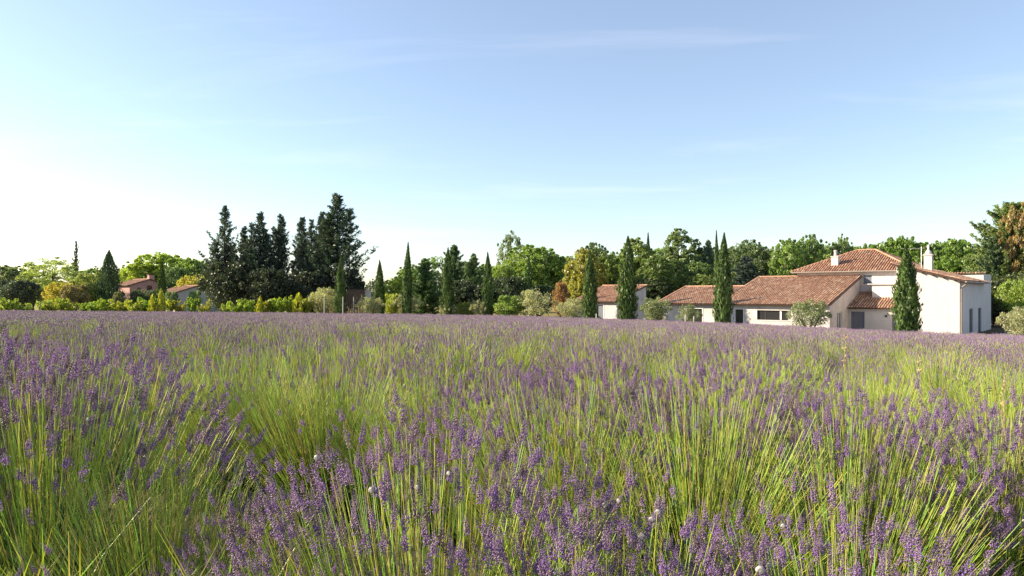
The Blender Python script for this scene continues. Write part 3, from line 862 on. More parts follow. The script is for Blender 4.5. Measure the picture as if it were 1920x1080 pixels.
KIND['bigcypress'] = [conifer(78, H=14, R=4.6, nb=230, tuft=40, up=.5, power=.5, L=.42, W=.13, leaders=6, stray=1.1)]
KIND['olive'] = [shrub(81), shrub(82), shrub(83, ncl=50)]
KIND['bush'] = [shrub(84, H=3, R=2, L=.14, W=.085, n_per=120, ncl=80), shrub(85, H=3, R=2, L=.14, W=.085, n_per=120, ncl=80)]
KIND['vine'] = [grapevine(91), grapevine(92), grapevine(93), grapevine(94)]

rv = random.Random(5)
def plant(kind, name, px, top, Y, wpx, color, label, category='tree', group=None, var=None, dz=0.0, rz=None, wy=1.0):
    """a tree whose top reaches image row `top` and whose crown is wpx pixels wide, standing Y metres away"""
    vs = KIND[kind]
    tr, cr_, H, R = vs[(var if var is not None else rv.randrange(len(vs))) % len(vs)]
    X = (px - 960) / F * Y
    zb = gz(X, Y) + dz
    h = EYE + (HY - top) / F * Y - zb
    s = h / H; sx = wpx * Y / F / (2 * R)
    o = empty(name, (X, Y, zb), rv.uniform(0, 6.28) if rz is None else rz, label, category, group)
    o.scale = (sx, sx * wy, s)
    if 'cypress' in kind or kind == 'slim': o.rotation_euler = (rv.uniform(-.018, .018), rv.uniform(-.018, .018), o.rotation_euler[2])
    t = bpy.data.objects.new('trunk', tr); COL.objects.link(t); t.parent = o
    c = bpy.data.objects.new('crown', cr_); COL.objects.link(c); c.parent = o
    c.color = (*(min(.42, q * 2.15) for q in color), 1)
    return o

LIGHT = (0.135, 0.175, 0.035); MID = (0.085, 0.125, 0.035); DEEP = (0.05, 0.08, 0.03); GREY = (0.085, 0.105, 0.05)
DARK = (0.034, 0.046, 0.033); CYP = (0.036, 0.058, 0.015); YEL = (0.30, 0.26, 0.03); OLV = (0.165, 0.165, 0.10); ORG = (0.16, 0.09, 0.035)

# --- Italian cypresses along the field edge
cyg = 'cypresses along the field edge'
CY = [
    (1701, 458, 47.0, 40, 'stout cypress in front of the white gable wall', 0),
    (1355, 434, 56.0, 29, 'tall slim cypress in front of the villa wing', 1),
    (1175, 440, 65.0, 32, 'thick cypress at the end wall of the annexe', 0),
    (1107, 467, 69.0, 25, 'cypress in front of the grey annexe door', 1),
    (915, 471, 77.0, 19, 'cypress between the dark hedge and the small pale olive', 1),
    (838, 462, 78.0, 22, 'cypress rising in front of the green fir tree', 0),
    (763, 452, 79.0, 20, 'cypress with two tips against the open sky', 2),
    (712, 486, 82.0, 18, 'short cypress standing just past the brown fence', 1),
    (637, 476, 80.0, 18, 'narrow cypress before the tall dark conifers', 0),
]
for (px, top, Y, wpx, lab, v) in CY: plant('cypress', 'cypress_tree', px, top, Y, wpx, CYP, lab, 'cypress', cyg, v)
plant('widecypress', 'cypress_tree', 204, 467, 112, 37, (.03, .05, .022), 'broad pointed cypress beside the pink house', 'cypress')
plant('slim', 'cypress_tree', 302, 489, 108, 17, CYP, 'small cypress between the pink and the grey house', 'cypress')
plant('cedar', 'conifer_tree', 143, 453, 150, 22, DARK, 'dark narrow conifer poking above the pale trees', 'tree', None, 3)
plant('slim', 'cypress_tree', 990, 478, 84, 19, (.04, .07, .02), 'cypress half hidden against the big green tree', 'cypress')
plant('slim', 'cypress_tree', 1215, 434, 100, 13, CYP, 'cypress tip peeping over the yellowish tree', 'cypress')
plant('slim', 'cypress_tree', 1345, 429, 80, 11, CYP, 'thin cypress just behind the tall slim one', 'cypress')

# --- dark conifers left of centre
dk = 'dark conifers left of the fence'
for (px, top, Y, wpx, v, lab) in [
    (422, 388, 97, 84, 0, 'leftmost tall dark conifer of the group'),
    (458, 426, 102, 62, 1, 'shorter dark conifer between two taller neighbours'),
    (488, 400, 96, 76, 2, 'dark conifer with a thin pointed tip'),
    (527, 404, 98, 72, 1, 'dark conifer in the middle of the group'),
    (566, 409, 101, 58, 3, 'slender dark conifer right of the middle'),
    (584, 413, 96, 60, 0, 'dark conifer tucked against the tallest pair'),
    (604, 399, 100, 72, 1, 'dark conifer left of the tallest one'),
    (632, 366, 95, 118, 2, 'tallest dark conifer with spreading side branches'),
]:
    plant('cedar', 'conifer_tree', px, top, Y, wpx * 1.35, DARK if v != 2 else (.03, .045, .028), lab, 'conifer', dk, v)
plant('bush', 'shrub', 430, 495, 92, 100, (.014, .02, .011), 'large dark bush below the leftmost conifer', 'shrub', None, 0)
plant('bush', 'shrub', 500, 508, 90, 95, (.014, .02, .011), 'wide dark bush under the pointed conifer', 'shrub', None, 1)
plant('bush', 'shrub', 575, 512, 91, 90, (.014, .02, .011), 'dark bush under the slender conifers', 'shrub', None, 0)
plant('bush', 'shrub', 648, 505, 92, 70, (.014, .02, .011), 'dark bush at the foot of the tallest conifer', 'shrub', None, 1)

# --- left background
plant('oak', 'broadleaf_tree', 14, 492, 128, 100, GREY, 'grey green tree at the left edge', var=0)
plant('bush', 'shrub', 30, 527, 112, 80, (.03, .04, .03), 'dark bush at the left edge', 'shrub', var=0)
plant('airy', 'broadleaf_tree', 98, 484, 125, 125, (.15, .18, .06), 'pale airy tree in front of the narrow dark conifer', var=0)
plant('airy', 'broadleaf_tree', 62, 498, 130, 80, (.13, .16, .055), 'smaller pale tree beside the dark bush', var=1)
plant('oak', 'broadleaf_tree', 172, 500, 140, 66, MID, 'green tree left of the broad cypress', var=1)
plant('bush', 'shrub', 172, 514, 114, 74, (.11, .13, .04), 'rounded olive green bush beside the broad cypress', 'shrub', var=1)
plant('bush', 'shrub', 115, 532, 108, 58, (.25, .17, .03), 'yellow orange bush above the vines', 'shrub', var=0)
plant('bush', 'shrub', 142, 536, 107, 54, (.10, .085, .04), 'brownish bush right of the yellow orange one', 'shrub', var=1)
plant('oak', 'broadleaf_tree', 225, 498, 165, 54, GREY, 'hazy tree behind the pink house roof', var=2)
plant('oak', 'broadleaf_tree', 312, 464, 140, 120, (.15, .19, .03), 'sunlit rounded green tree behind the two far houses', var=3)
plant('oak', 'broadleaf_tree', 262, 488, 137, 80, (.16, .20, .03), 'bright green tree over the pink house', var=1)
plant('oak', 'broadleaf_tree', 366, 478, 136, 80, (.09, .13, .03), 'green tree at the right end of the far houses', var=0)
plant('bush', 'shrub', 330, 505, 130, 54, DEEP, 'dark green bush between the far houses', 'shrub', var=1)
plant('bush', 'shrub', 362, 520, 126, 60, (.20, .18, .03), 'yellowish bush over the grey house roof', 'shrub', var=0)
plant('bush', 'shrub', 366, 547, 108, 28, (.10, .14, .06), 'small green bush by the grey house wall', 'shrub', var=1)
plant('bush', 'shrub', 322, 548, 106, 26, (.06, .09, .04), 'dark little bush at the grey house corner', 'shrub', var=0)
plant('bush', 'shrub', 262, 545, 116, 34, (.06, .08, .045), 'grey green bush against the pink house gable', 'shrub', var=0)
plant('bush', 'shrub', 288, 546, 115, 30, (.045, .065, .035), 'dark bush between the pink house and the small cypress', 'shrub', var=1)
plant('bush', 'shrub', 224, 548, 110, 24, (.08, .085, .04), 'brownish bush at the foot of the broad cypress', 'shrub', var=1)

# --- centre
plant('oak', 'broadleaf_tree', 738, 516, 92, 56, LIGHT, 'light green tree between the two short cypresses', var=2)
plant('airy', 'broadleaf_tree', 700, 524, 96, 44, (.15, .18, .06), 'pale thin tree behind the short cypress', var=0)
plant('bush', 'shrub', 735, 553, 84, 44, (.17, .19, .035), 'yellow green bush below the light green tree', 'shrub', var=0)
plant('fir', 'conifer_tree', 796, 486, 88, 78, (.05, .085, .028), 'dense fir tree right of the two tipped cypress', 'conifer', var=0)
plant('airy', 'broadleaf_tree', 812, 474, 98, 66, (.08, .12, .04), 'airy tree above the dense fir', var=1)
plant('fir', 'conifer_tree', 852, 461, 92, 66, (.05, .08, .03), 'fir with ragged tip behind its cypress', 'conifer', var=1)
plant('fir', 'conifer_tree', 888, 477, 90, 62, (.055, .085, .03), 'fir between two cypresses', 'conifer', var=0)
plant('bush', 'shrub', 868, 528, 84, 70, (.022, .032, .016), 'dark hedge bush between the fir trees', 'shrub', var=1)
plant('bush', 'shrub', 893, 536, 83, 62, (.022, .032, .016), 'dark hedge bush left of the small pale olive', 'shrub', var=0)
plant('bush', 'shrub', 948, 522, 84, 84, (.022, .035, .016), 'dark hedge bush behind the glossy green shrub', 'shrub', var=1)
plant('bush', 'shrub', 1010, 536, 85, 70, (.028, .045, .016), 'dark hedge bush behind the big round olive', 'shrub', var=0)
plant('airy', 'broadleaf_tree', 958, 434, 112, 66, (.075, .095, .045), 'tall airy tree with a small round top', var=0)
plant('oak', 'broadleaf_tree', 1008, 452, 104, 128, (.10, .14, .032), 'big rounded green tree behind the garden', var=0)
plant('oak', 'broadleaf_tree', 945, 486, 98, 70, (.125, .165, .035), 'sunlit green tree left of the big rounded one', var=3)
plant('airy', 'broadleaf_tree', 1046, 480, 108, 60, (.06, .085, .04), 'dark thin tree right of the big rounded one', var=1)
plant('oak', 'broadleaf_tree', 1110, 450, 118, 80, (.065, .09, .035), 'dark green tree behind the yellow one', var=2)
plant('yellow', 'broadleaf_tree', 1098, 468, 92, 88, (.155, .15, .03), 'yellow leaved tree beside the annexe', var=0)
for px, top, Y, w_, c, lab in (
    (775, 492, 118, 70, MID, 'shaded back row tree seen left of the dense fir'),
    (872, 486, 120, 80, DEEP, 'back row tree filling the gap between the two firs'),
    (915, 490, 122, 70, MID, 'back row tree behind the lone centre cypress'),
    (1062, 470, 125, 80, MID, 'back row tree in the gap before the yellow one'),
    (1152, 468, 124, 70, MID, 'back row tree in the gap right of the yellow one'),
    (1245, 452, 126, 80, MID, 'back row tree between the two tall pale trees'),
    (1320, 462, 126, 70, DEEP, 'back row tree behind the small pointed fir'),
    (1366, 462, 124, 60, MID, 'back row tree right behind the slim cypresses'),
    (1452, 462, 122, 60, MID, 'back row tree left of the bright rounded one'),
    (1545, 455, 124, 70, MID, 'back row tree behind the left end of the hipped roof'),
    (1605, 456, 124, 60, MID, 'back row tree right of the left chimney'),
    (1840, 455, 112, 80, MID, 'back row tree beside the feathery conifer')):
    plant('oak', 'broadleaf_tree', px, top, Y, w_, c, lab, group='back row trees')
plant('yellow', 'broadleaf_tree', 1134, 474, 98, 66, (.085, .115, .03), 'yellowish tree behind the annexe cypress', var=0)
plant('bush', 'shrub', 1051, 532, 80, 34, ORG, 'russet bush left of the yellow tree', 'shrub', var=0)

# --- behind the annexe and the villa
plant('poplar', 'broadleaf_tree', 1196, 436, 96, 84, (.095, .125, .03), 'yellowish tall tree behind the thick cypress', var=0)
plant('oak', 'broadleaf_tree', 1228, 474, 92, 88, (.068, .098, .025), 'dense olive green tree left of the villa', var=1)
plant('poplar', 'broadleaf_tree', 1278, 430, 100, 92, (.085, .115, .045), 'tall grey green tree left of the slim cypresses', var=1)
plant('oak', 'broadleaf_tree', 1225, 518, 90, 80, (.035, .05, .018), 'dark tree filling the gap beside the villa', var=2)
plant('fir', 'conifer_tree', 1328, 452, 98, 50, (.045, .07, .04), 'small pointed fir behind the low wing roof', 'conifer', var=1)
plant('oak', 'broadleaf_tree', 1312, 482, 94, 82, (.075, .11, .035), 'green tree above the low wing roof', var=0)
plant('oak', 'broadleaf_tree', 1320, 506, 90, 70, (.10, .13, .035), 'low light green tree behind the wing ridge', var=3)
plant('oak', 'broadleaf_tree', 1392, 446, 106, 90, (.075, .105, .05), 'grey green tree right of the slim cypresses', var=2)
plant('oak', 'broadleaf_tree', 1432, 456, 102, 72, (.06, .085, .035), 'dark green tree in front of the stepped ridge', var=1)
plant('fir', 'conifer_tree', 1398, 482, 90, 92, (.028, .042, .034), 'blue dark cedar over the low wing roof', 'conifer', var=0)
plant('oak', 'broadleaf_tree', 1478, 440, 98, 78, (.10, .145, .035), 'bright rounded tree behind the wing ridge', var=0)
plant('oak', 'broadleaf_tree', 1512, 436, 101, 74, (.085, .125, .035), 'green tree left of the hipped roof', var=2)
plant('oak', 'broadleaf_tree', 1546, 464, 96, 68, (.12, .155, .035), 'light green tree over the hip roof slope', var=3)
plant('oak', 'broadleaf_tree', 1578, 440, 100, 52, (.095, .13, .045), 'small round tree above the left chimney', var=1)
plant('parasol', 'broadleaf_tree', 1628, 448, 104, 96, (.08, .125, .025), 'spreading tree directly behind the hipped roof ridge', var=0)
plant('parasol', 'broadleaf_tree', 1682, 438, 102, 110, (.075, .12, .02), 'flat topped bright green tree behind the stout cypress', var=1)
plant('parasol', 'broadleaf_tree', 1738, 444, 100, 110, (.065, .105, .02), 'spreading tree behind the right chimney', var=0)
plant('parasol', 'broadleaf_tree', 1792, 442, 98, 115, (.08, .125, .022), 'spreading tree behind the parapet wall', var=1)
plant('oak', 'broadleaf_tree', 1760, 478, 88, 90, (.09, .14, .022), 'bright green tree just over the gable roof', var=2)
plant('oak', 'broadleaf_tree', 1822, 462, 86, 80, (.075, .11, .025), 'green tree over the right end of the villa', var=3)

# --- right edge
plant('bigcypress', 'conifer_tree', 1898, 384, 76, 175, (.075, .10, .03), 'huge ragged conifer at the right edge', 'conifer', var=0)
plant('airy', 'broadleaf_tree', 1908, 384, 74, 70, (.16, .11, .042), 'russet leaved tree among the right edge conifers', var=0)
plant('fir', 'conifer_tree', 1862, 446, 74, 76, (.045, .07, .028), 'feathery green conifer right of the villa', 'conifer', var=1)
plant('bush', 'shrub', 1880, 520, 70, 130, (.05, .06, .022), 'dark thicket beside the villa side wall', 'shrub', var=0)
plant('bush', 'shrub', 1862, 560, 68, 70, (.025, .03, .014), 'dark bush beyond the French doors', 'shrub', var=1)
plant('bush', 'shrub', 1910, 528, 66, 70, (.12, .16, .03), 'light green bush behind the right edge olive', 'shrub', var=0)

# --- pale olive bushes along the field edge
og = 'pale olive bushes along the field edge'
for (px, top, Y, wpx, lab, v) in [
    (605, 541, 83, 62, 'pale olive in front of the brown fence panel', 0),
    (694, 557, 80, 54, 'round pale olive right of the wooden fence', 1),
    (764, 552, 81.5, 58, 'pale olive behind the two tipped cypress', 2),
    (836, 571, 78, 34, 'small low olive at the foot of a cypress', 0),
    (899, 563, 77, 36, 'small pale olive left of its cypress', 1),
    (1006, 546, 74, 82, 'big round pale olive behind the lavender', 2),
    (1072, 561, 71, 66, 'pale olive left of the annexe cypress', 0),
    (1228, 559, 63, 64, 'dark olive bush between annexe and villa', 1),
    (1292, 573, 60.5, 46, 'small olive before the dark villa door', 2),
    (1519, 564, 51.5, 78, 'spreading olive tree in front of the wing corner', 1),
    (1912, 577, 44, 76, 'pale olive bush at the right edge', 0),
]:
    c = OLV if px not in (1228, 1519, 1292) else (.10, .115, .06)
    plant('olive', 'olive_bush', px, top, Y, wpx, c, lab, 'olive', og, v)
plant('bush', 'shrub', 952, 556, 76, 66, (.10, .14, .03), 'glossy green shrub left of the big olive', 'shrub', None, 1)
plant('bush', 'shrub', 872, 568, 78.5, 36, (.10, .12, .025), 'green clump right of the low olive', 'shrub', None, 0)

# --- vines
vg = 'grapevines in the row behind the lavender'
ru = random.Random(3)
ORD = 'first second third fourth fifth sixth seventh eighth ninth tenth eleventh twelfth thirteenth fourteenth fifteenth sixteenth seventeenth eighteenth nineteenth twentieth twenty-first twenty-second twenty-third twenty-fourth twenty-fifth twenty-sixth twenty-seventh twenty-eighth twenty-ninth thirtieth'.split()
vx = [2, 14, 46, 82, 100, 116, 132, 158, 176, 196, 214, 232, 252, 272, 296, 318, 338, 358, 384, 424, 442, 458, 478, 496, 512, 528, 544, 560, 576]
for i, px in enumerate(vx):
    lab = 'grapevine behind the lavender, %s from the left end of the row' % ORD[i]
    o = plant('vine', 'grapevine', px, 561 + ru.uniform(-2.5, 4) - (4 if px > 490 else 0), 83 + ru.uniform(-1, 1), 33 + ru.uniform(-6, 9), (.115 * ru.uniform(.75, 1.25), .145 * ru.uniform(.85, 1.15), .017), lab, 'vine', vg, i)
yg = 'yellow green upright shoots among the vines'
for px, top, lab in ((302, 539, 'tall yellow shoot among the vines before the small cypress'), (286, 549, 'shorter yellow shoot beside the tall one'), (488, 553, 'yellow shoot among the vines under the conifers'), (560, 546, 'yellow upright shrub at the right end of the vine row')):
    plant('shoot', 'yellow_shrub', px, top, 82, 15 if px != 560 else 24, (.22, .20, .02), lab, 'shrub', yg, 0)

# ------------------------------------------------------------------ fences, posts
def slat_fence(label, px0, px1, top, Y, n):
    p0 = at(px0, top, Y); p1 = at(px1, top, Y)
    L = p1.x - p0.x; z0 = gz((p0.x + p1.x) / 2, Y)
    t = empty('wooden_fence', (p0.x, Y, z0), 0, label, 'fence')
    H = p0.z - z0; w_ = L / n
    me = MB(); me.box(0.025, w_ - 0.025, 0, 0.03, 0.05, H); me = me.mesh('slat', M_wood)
    for k in range(n):
        o = bpy.data.objects.new('slat', me); COL.objects.link(o); o.parent = t; o.location = (k * w_, 0, ru.uniform(-.02, .02))
    for zr_ in (.35, H - .35):
        m = MB(); m.box(0, L, .032, .08, zr_ - .05, zr_ + .05); m.build('rail', M_wood, t)
    for x in (.1, L - .2):
        m = MB(); m.box(x, x + .1, .082, .18, -.3, H); m.build('post', M_wood, t)
slat_fence('brown slatted wooden fence right of the narrow cypress', 645, 684, 543, 84, 13)
slat_fence('brown slatted fence panel behind the pale olive', 588, 632, 556, 86, 15)
p = at(690, 546, 84.5)
m = MB(); m.box(p.x - .33, p.x + .33, 84.3, 84.8, gz(p.x, 84.5) - .2, p.z)
m.box(p.x - .38, p.x + .38, 84.25, 84.85, p.z + .002, p.z + .1)
m.build('gate_pillar', M_plaster2, None, label='white pillar at the right end of the wooden fence', category='pillar')
for px, top, Y, lab in ((643, 556, 79, 'pale stake beside the narrow cypress'), (608, 558, 80, 'thin stake in front of the pale olive'), (663, 556, 80.5, 'thin stake in front of the wooden fence'), (1118, 588, 68, 'white stake beside the annexe cypress'), (1285, 590, 59.5, 'white stake left of the small olive'), (1301, 593, 59.5, 'white stake right of the small olive')):
    p = at(px, top, Y); z0 = gz(p.x, Y); h = p.z - z0
    m = MB(); m.tube([(0, 0, -.2), (0, 0, h * .5), (.01, 0, h - .06), (.01, 0, h)], [.055, .055, .052, .02], 8)
    o = m.build('stake', M_palewood, None, label=lab, category='stake', group='stakes along the field edge')
    o.location = (p.x, Y, z0)

# ------------------------------------------------------------------ lavender
def spike_near(rng):
    """one flower spike along +z: whorls of small calyces, some with open violet corollas; returns V, tris, colour weights (tone, violet)"""
    V = []; T = []; W = []
    nw = rng.integers(9, 13)
    cz0 = rng.uniform(-.1, .75)
    zs = [0.0] + list(np.linspace(.16, 1.0, nw - 1)) if rng.random() < .5 else list(np.linspace(0, 1, nw))
    for wi, z in enumerate(zs):
        f = 1 - .6 * max(0, (z - .4) / .6)
        if wi == 0 and zs[1] > .12: f *= .75
        nc = 7 if z < .75 else 5
        for k in range(nc):
            a = 2 * np.pi * (k + .5 * (wi % 2)) / nc + rng.uniform(-.25, .25)
            ln = f * rng.uniform(.085, .15); el = rng.uniform(.35, .95) + .5 * max(0, z - .7)
            o = np.array([np.cos(a), np.sin(a), 0]); ax = o * np.cos(el) + np.array([0, 0, np.sin(el)])
            b = np.array([0, 0, z]) + o * .015 + np.array([0, 0, rng.uniform(-.045, .045)])
            s = np.array([-np.sin(a), np.cos(a), 0]); n = np.cross(ax, s)
            r = .026 * f * rng.uniform(.8, 1.2)
            mid = b + ax * ln * .6
            i0 = len(V)
            V += [b, mid + s * r, mid + n * r * -.9, mid - s * r, mid + n * r * .9, b + ax * ln]
            for q in range(4):
                q2 = (q + 1) % 4
                T += [(i0, i0 + 1 + q2, i0 + 1 + q), (i0 + 5, i0 + 1 + q, i0 + 1 + q2)]
            tone = rng.uniform(.75, 1.25)
            W += [(tone * .85, 0)] + [(tone, .1)] * 4 + [(tone * 1.1, .2)]
            if rng.random() < (.5 if cz0 < z < cz0 + .3 else .04):
                e = b + ax * ln; i0 = len(V); c = .032 * f
                V += [e - ax * .02, e + s * c + ax * .03, e + n * c + ax * .045, e - s * c + ax * .03, e - n * c + ax * .035]
                T += [(i0, i0 + 1, i0 + 2), (i0, i0 + 2, i0 + 3), (i0, i0 + 3, i0 + 4), (i0, i0 + 4, i0 + 1)]
                W += [(1.0, 1.0)] * 5
    return np.array(V), np.array(T), np.array(W)

def spike_mid(rng):
    V = []; T = []; W = []
    for wi, z in enumerate(np.linspace(0, .88, 5)):
        f = 1 - .4 * z; a0 = rng.uniform(0, 6)
        i0 = len(V); ns = 5
        V.append(np.array([0, 0, z - .06])); W.append((.8, .0))
        for k in range(ns):
            a = a0 + 2 * np.pi * k / ns
            r = .105 * f * rng.uniform(.75, 1.2)
            V.append(np.array([np.cos(a) * r, np.sin(a) * r, z + .07 + rng.uniform(-.03, .03)])); W.append((rng.uniform(.75, 1.3), .65 if rng.random() < .2 else .08))
        V.append(np.array([0, 0, z + .17])); W.append((.9, .1))
        for k in range(ns):
            k2 = (k + 1) % ns
            T += [(i0, i0 + 1 + k2, i0 + 1 + k), (i0 + 1 + ns, i0 + 1 + k, i0 + 1 + k2)]
    return np.array(V), np.array(T), np.array(W)

def spike_far(rng):
    V = []; T = []; W = []
    for z0, z1, r in ((0, .55, .12), (.42, 1.05, .10)):
        i0 = len(V); a0 = rng.uniform(0, 6); ns = 4
        V.append(np.array([0, 0, z0])); W.append((.9, .1))
        for k in range(ns):
            a = a0 + 2 * np.pi * k / ns
            V.append(np.array([np.cos(a) * r, np.sin(a) * r, (z0 + z1) / 2])); W.append((rng.uniform(.9, 1.5), .5 if rng.random() < .35 else .12))
        V.append(np.array([0, 0, z1])); W.append((1.0, .1))
        for k in range(ns):
            k2 = (k + 1) % ns
            T += [(i0, i0 + 1 + k2, i0 + 1 + k), (i0 + 1 + ns, i0 + 1 + k, i0 + 1 + k2)]
    return np.array(V), np.array(T), np.array(W)

LOD_TEMPL = {}
_r = np.random.default_rng(77)
LOD_TEMPL[0] = [spike_near(_r) for _ in range(7)]
LOD_TEMPL[1] = [spike_mid(_r) for _ in range(5)]
LOD_TEMPL[2] = [spike_far(_r) for _ in range(4)]

MAUVE = np.array([0.345, 0.245, 0.285]); PURP = np.array([0.225, 0.13, 0.295]); VIOLET = np.array([0.27, 0.125, 0.48])

def lav_plant(seed, lod, nst, flower=.85, nleaf=500, lean=0.0, R=.52, Hs=(.44, .57), fan=.58, dome=.16, base_r=.34):
    """one lavender plant: a grey green cushion, straight green stems fanning out of it, flower spikes"""
    rng = np.random.default_rng(seed)
    Vs = []; Ts = []; Cs = []; base = 0; tips = []
    segs = (5, 3, 2)[lod]; sides = 3; rad_ = (.00115, .0016, .0027)[lod]
    # stems
    phi = rng.uniform(0, 2 * np.pi, nst)
    u = np.sqrt(rng.uniform(0, 1, nst))
    tilt = u * fan + rng.normal(0, .07, nst)
    rb = base_r * u * rng.uniform(.8, 1.08, nst)
    L = rng.uniform(Hs[0], Hs[1], nst) * (1.06 - dome * u ** 2)
    o = np.stack([np.cos(phi), np.sin(phi), np.zeros(nst)], 1)
    b0 = o * rb[:, None] * (R / .52) + np.array([0, 0, .06]) + np.array([0, 0, 1.0]) * (.12 * (1 - u ** 2) + rng.uniform(-.03, .03, nst))[:, None]
    side = np.stack([-np.sin(phi), np.cos(phi), np.zeros(nst)], 1)
    d0 = unit(o * np.sin(tilt)[:, None] + np.array([0, 0, 1.0]) * np.cos(tilt)[:, None] + side * rng.normal(0, .09, nst)[:, None] + np.array([lean, 0, 0]))
    bend = rng.uniform(-.05, .22, nst)
    s = np.linspace(0, 1, segs)
    path = b0[:, None, :] + d0[:, None, :] * (s[None, :, None] * L[:, None, None])
    path[..., 2] += (bend * L * .5)[:, None] * (s ** 2)[None, :]
    path[..., :2] -= (d0[:, None, :2] * (bend * L * .35)[:, None, None]) * (s ** 2)[None, :, None]
    path += rng.normal(0, .004, path.shape) * (s[None, :, None] > 0)
    dend = unit(path[:, -1] - path[:, -2])
    a = unit(np.cross(d0, side + .01)); bb = unit(np.cross(d0, a))
    ring = []
    for k in range(sides):
        an = 2 * np.pi * k / sides
        ring.append(a * np.cos(an) + bb * np.sin(an))
    ring = np.stack(ring, 1)                                    # nst, sides, 3
    tap = np.linspace(1.15, .75, segs)
    V = path[:, :, None, :] + ring[:, None, :, :] * (rad_ * tap)[None, :, None, None]
    idx = np.arange(nst * segs * sides).reshape(nst, segs, sides)
    k2 = (np.arange(sides) + 1) % sides
    q = np.stack([idx[:, :-1, :], idx[:, :-1, k2], idx[:, 1:, k2], idx[:, 1:, :]], -1).reshape(-1, 4)
    T = np.concatenate([q[:, [0, 1, 2]], q[:, [0, 2, 3]]])
    sc_ = np.stack([rng.uniform(.26, .52, nst), rng.uniform(.41, .56, nst), rng.uniform(.055, .12, nst)], 1)
    dry = rng.random(nst) < .10
    sc_[dry] = np.array([.42, .35, .17]) * rng.uniform(.8, 1.2, (dry.sum(), 1))
    Vs.append(V.reshape(-1, 3)); Ts.append(T); Cs.append(np.repeat(sc_, segs * sides, 0)); base += nst * segs * sides
    # spikes
    fl = np.where(rng.random(nst) < flower)[0]
    tl = LOD_TEMPL[lod]
    ti = rng.integers(0, len(tl), len(fl))
    for k in range(len(tl)):
        ids = fl[ti == k]
        if not len(ids): continue
        tv, tt, tw = tl[k]
        n = len(ids)
        ax = unit(dend[ids] + rng.normal(0, .10, (n, 3)))
        e1 = unit(np.cross(ax, rng.normal(size=(n, 3)))); e2 = np.cross(ax, e1)
        ln = rng.uniform(.028, .068, n) * (1.0 if lod < 2 else 1.15)
        wd = rng.uniform(.058, .072, n) * (1.0 if lod < 2 else 1.1)
        P = path[ids, -1][:, None, :] + e1[:, None, :] * (tv[None, :, 0:1] * wd[:, None, None]) + e2[:, None, :] * (tv[None, :, 1:2] * wd[:, None, None]) + ax[:, None, :] * (tv[None, :, 2:3] * ln[:, None, None])
        mixp = rng.beta(1.3, 1.5, n)[:, None]
        cb = (MAUVE * (1 - mixp) + PURP * mixp) * rng.uniform(.8, 1.2, (n, 1))
        brown = rng.random(n) < .17
        cb[brown] = np.array([.19, .14, .13]) * rng.uniform(.8, 1.15, (brown.sum(), 1))
        vio = tw[:, 1][None, :, None] * np.where(brown, .3, 1)[:, None, None]
        C = cb[:, None, :] * tw[:, 0][None, :, None] * (1 - vio) + VIOLET[None, None, :] * vio
        m = len(tv)
        Tn = (tt[None] + (np.arange(n) * m)[:, None, None]).reshape(-1, 3) + base
        Vs.append(P.reshape(-1, 3)); Ts.append(Tn); Cs.append(C.reshape(-1, 3)); base += n * m
        tips.append(np.concatenate([path[ids, -1] + ax * ln[:, None] * .55, ax], 1))
    # leaves of the cushion
    if nleaf:
        ph = rng.uniform(0, 2 * np.pi, nleaf); uu = np.sqrt(rng.uniform(0, 1, nleaf))
        rr = (base_r + .06) * uu * (R / .52); hh = rng.uniform(.02, 1, nleaf) * (.33 * (1 - .5 * uu ** 2)) + .01
        P = np.stack([np.cos(ph) * rr, np.sin(ph) * rr, hh], 1)
        oo = np.stack([np.cos(ph), np.sin(ph), np.zeros(nleaf)], 1)
        A = unit(oo * rng.uniform(.1, .9, nleaf)[:, None] + np.array([0, 0, 1.0]) + rng.normal(0, .3, (nleaf, 3)))
        B = unit(np.cross(A, rng.normal(size=(nleaf, 3))))
        ll = rng.uniform(.05, .11, nleaf) * (1, 1.3, 1.8)[lod]; ww = rng.uniform(.004, .007, nleaf) * (1, 1.6, 2.6)[lod]
        V, q = leaf_quads(P, A, B, ll, ww)
        T = np.concatenate([q[:, [0, 1, 2]], q[:, [0, 2, 3]]]) + base
        lc = np.stack([rng.uniform(.045, .09, nleaf), rng.uniform(.085, .15, nleaf), rng.uniform(.02, .04, nleaf)], 1)
        dd = rng.random(nleaf) < .08; lc[dd] = (.28, .22, .11)
        Vs.append(V); Ts.append(T); Cs.append(np.repeat(lc, 4, 0)); base += len(V)
    me = mesh_np('lavender_plant_mesh', np.concatenate(Vs), [np.concatenate(Ts)], M_lav, col=np.clip(np.concatenate(Cs), 0, 1))
    ob = bpy.data.objects.new('lavender_plant_source', me)       # only read by the field's node tree, not placed in the scene
    return ob, (np.concatenate(tips) if tips else np.zeros((0, 6)))

SRC = []      # (object, tips)
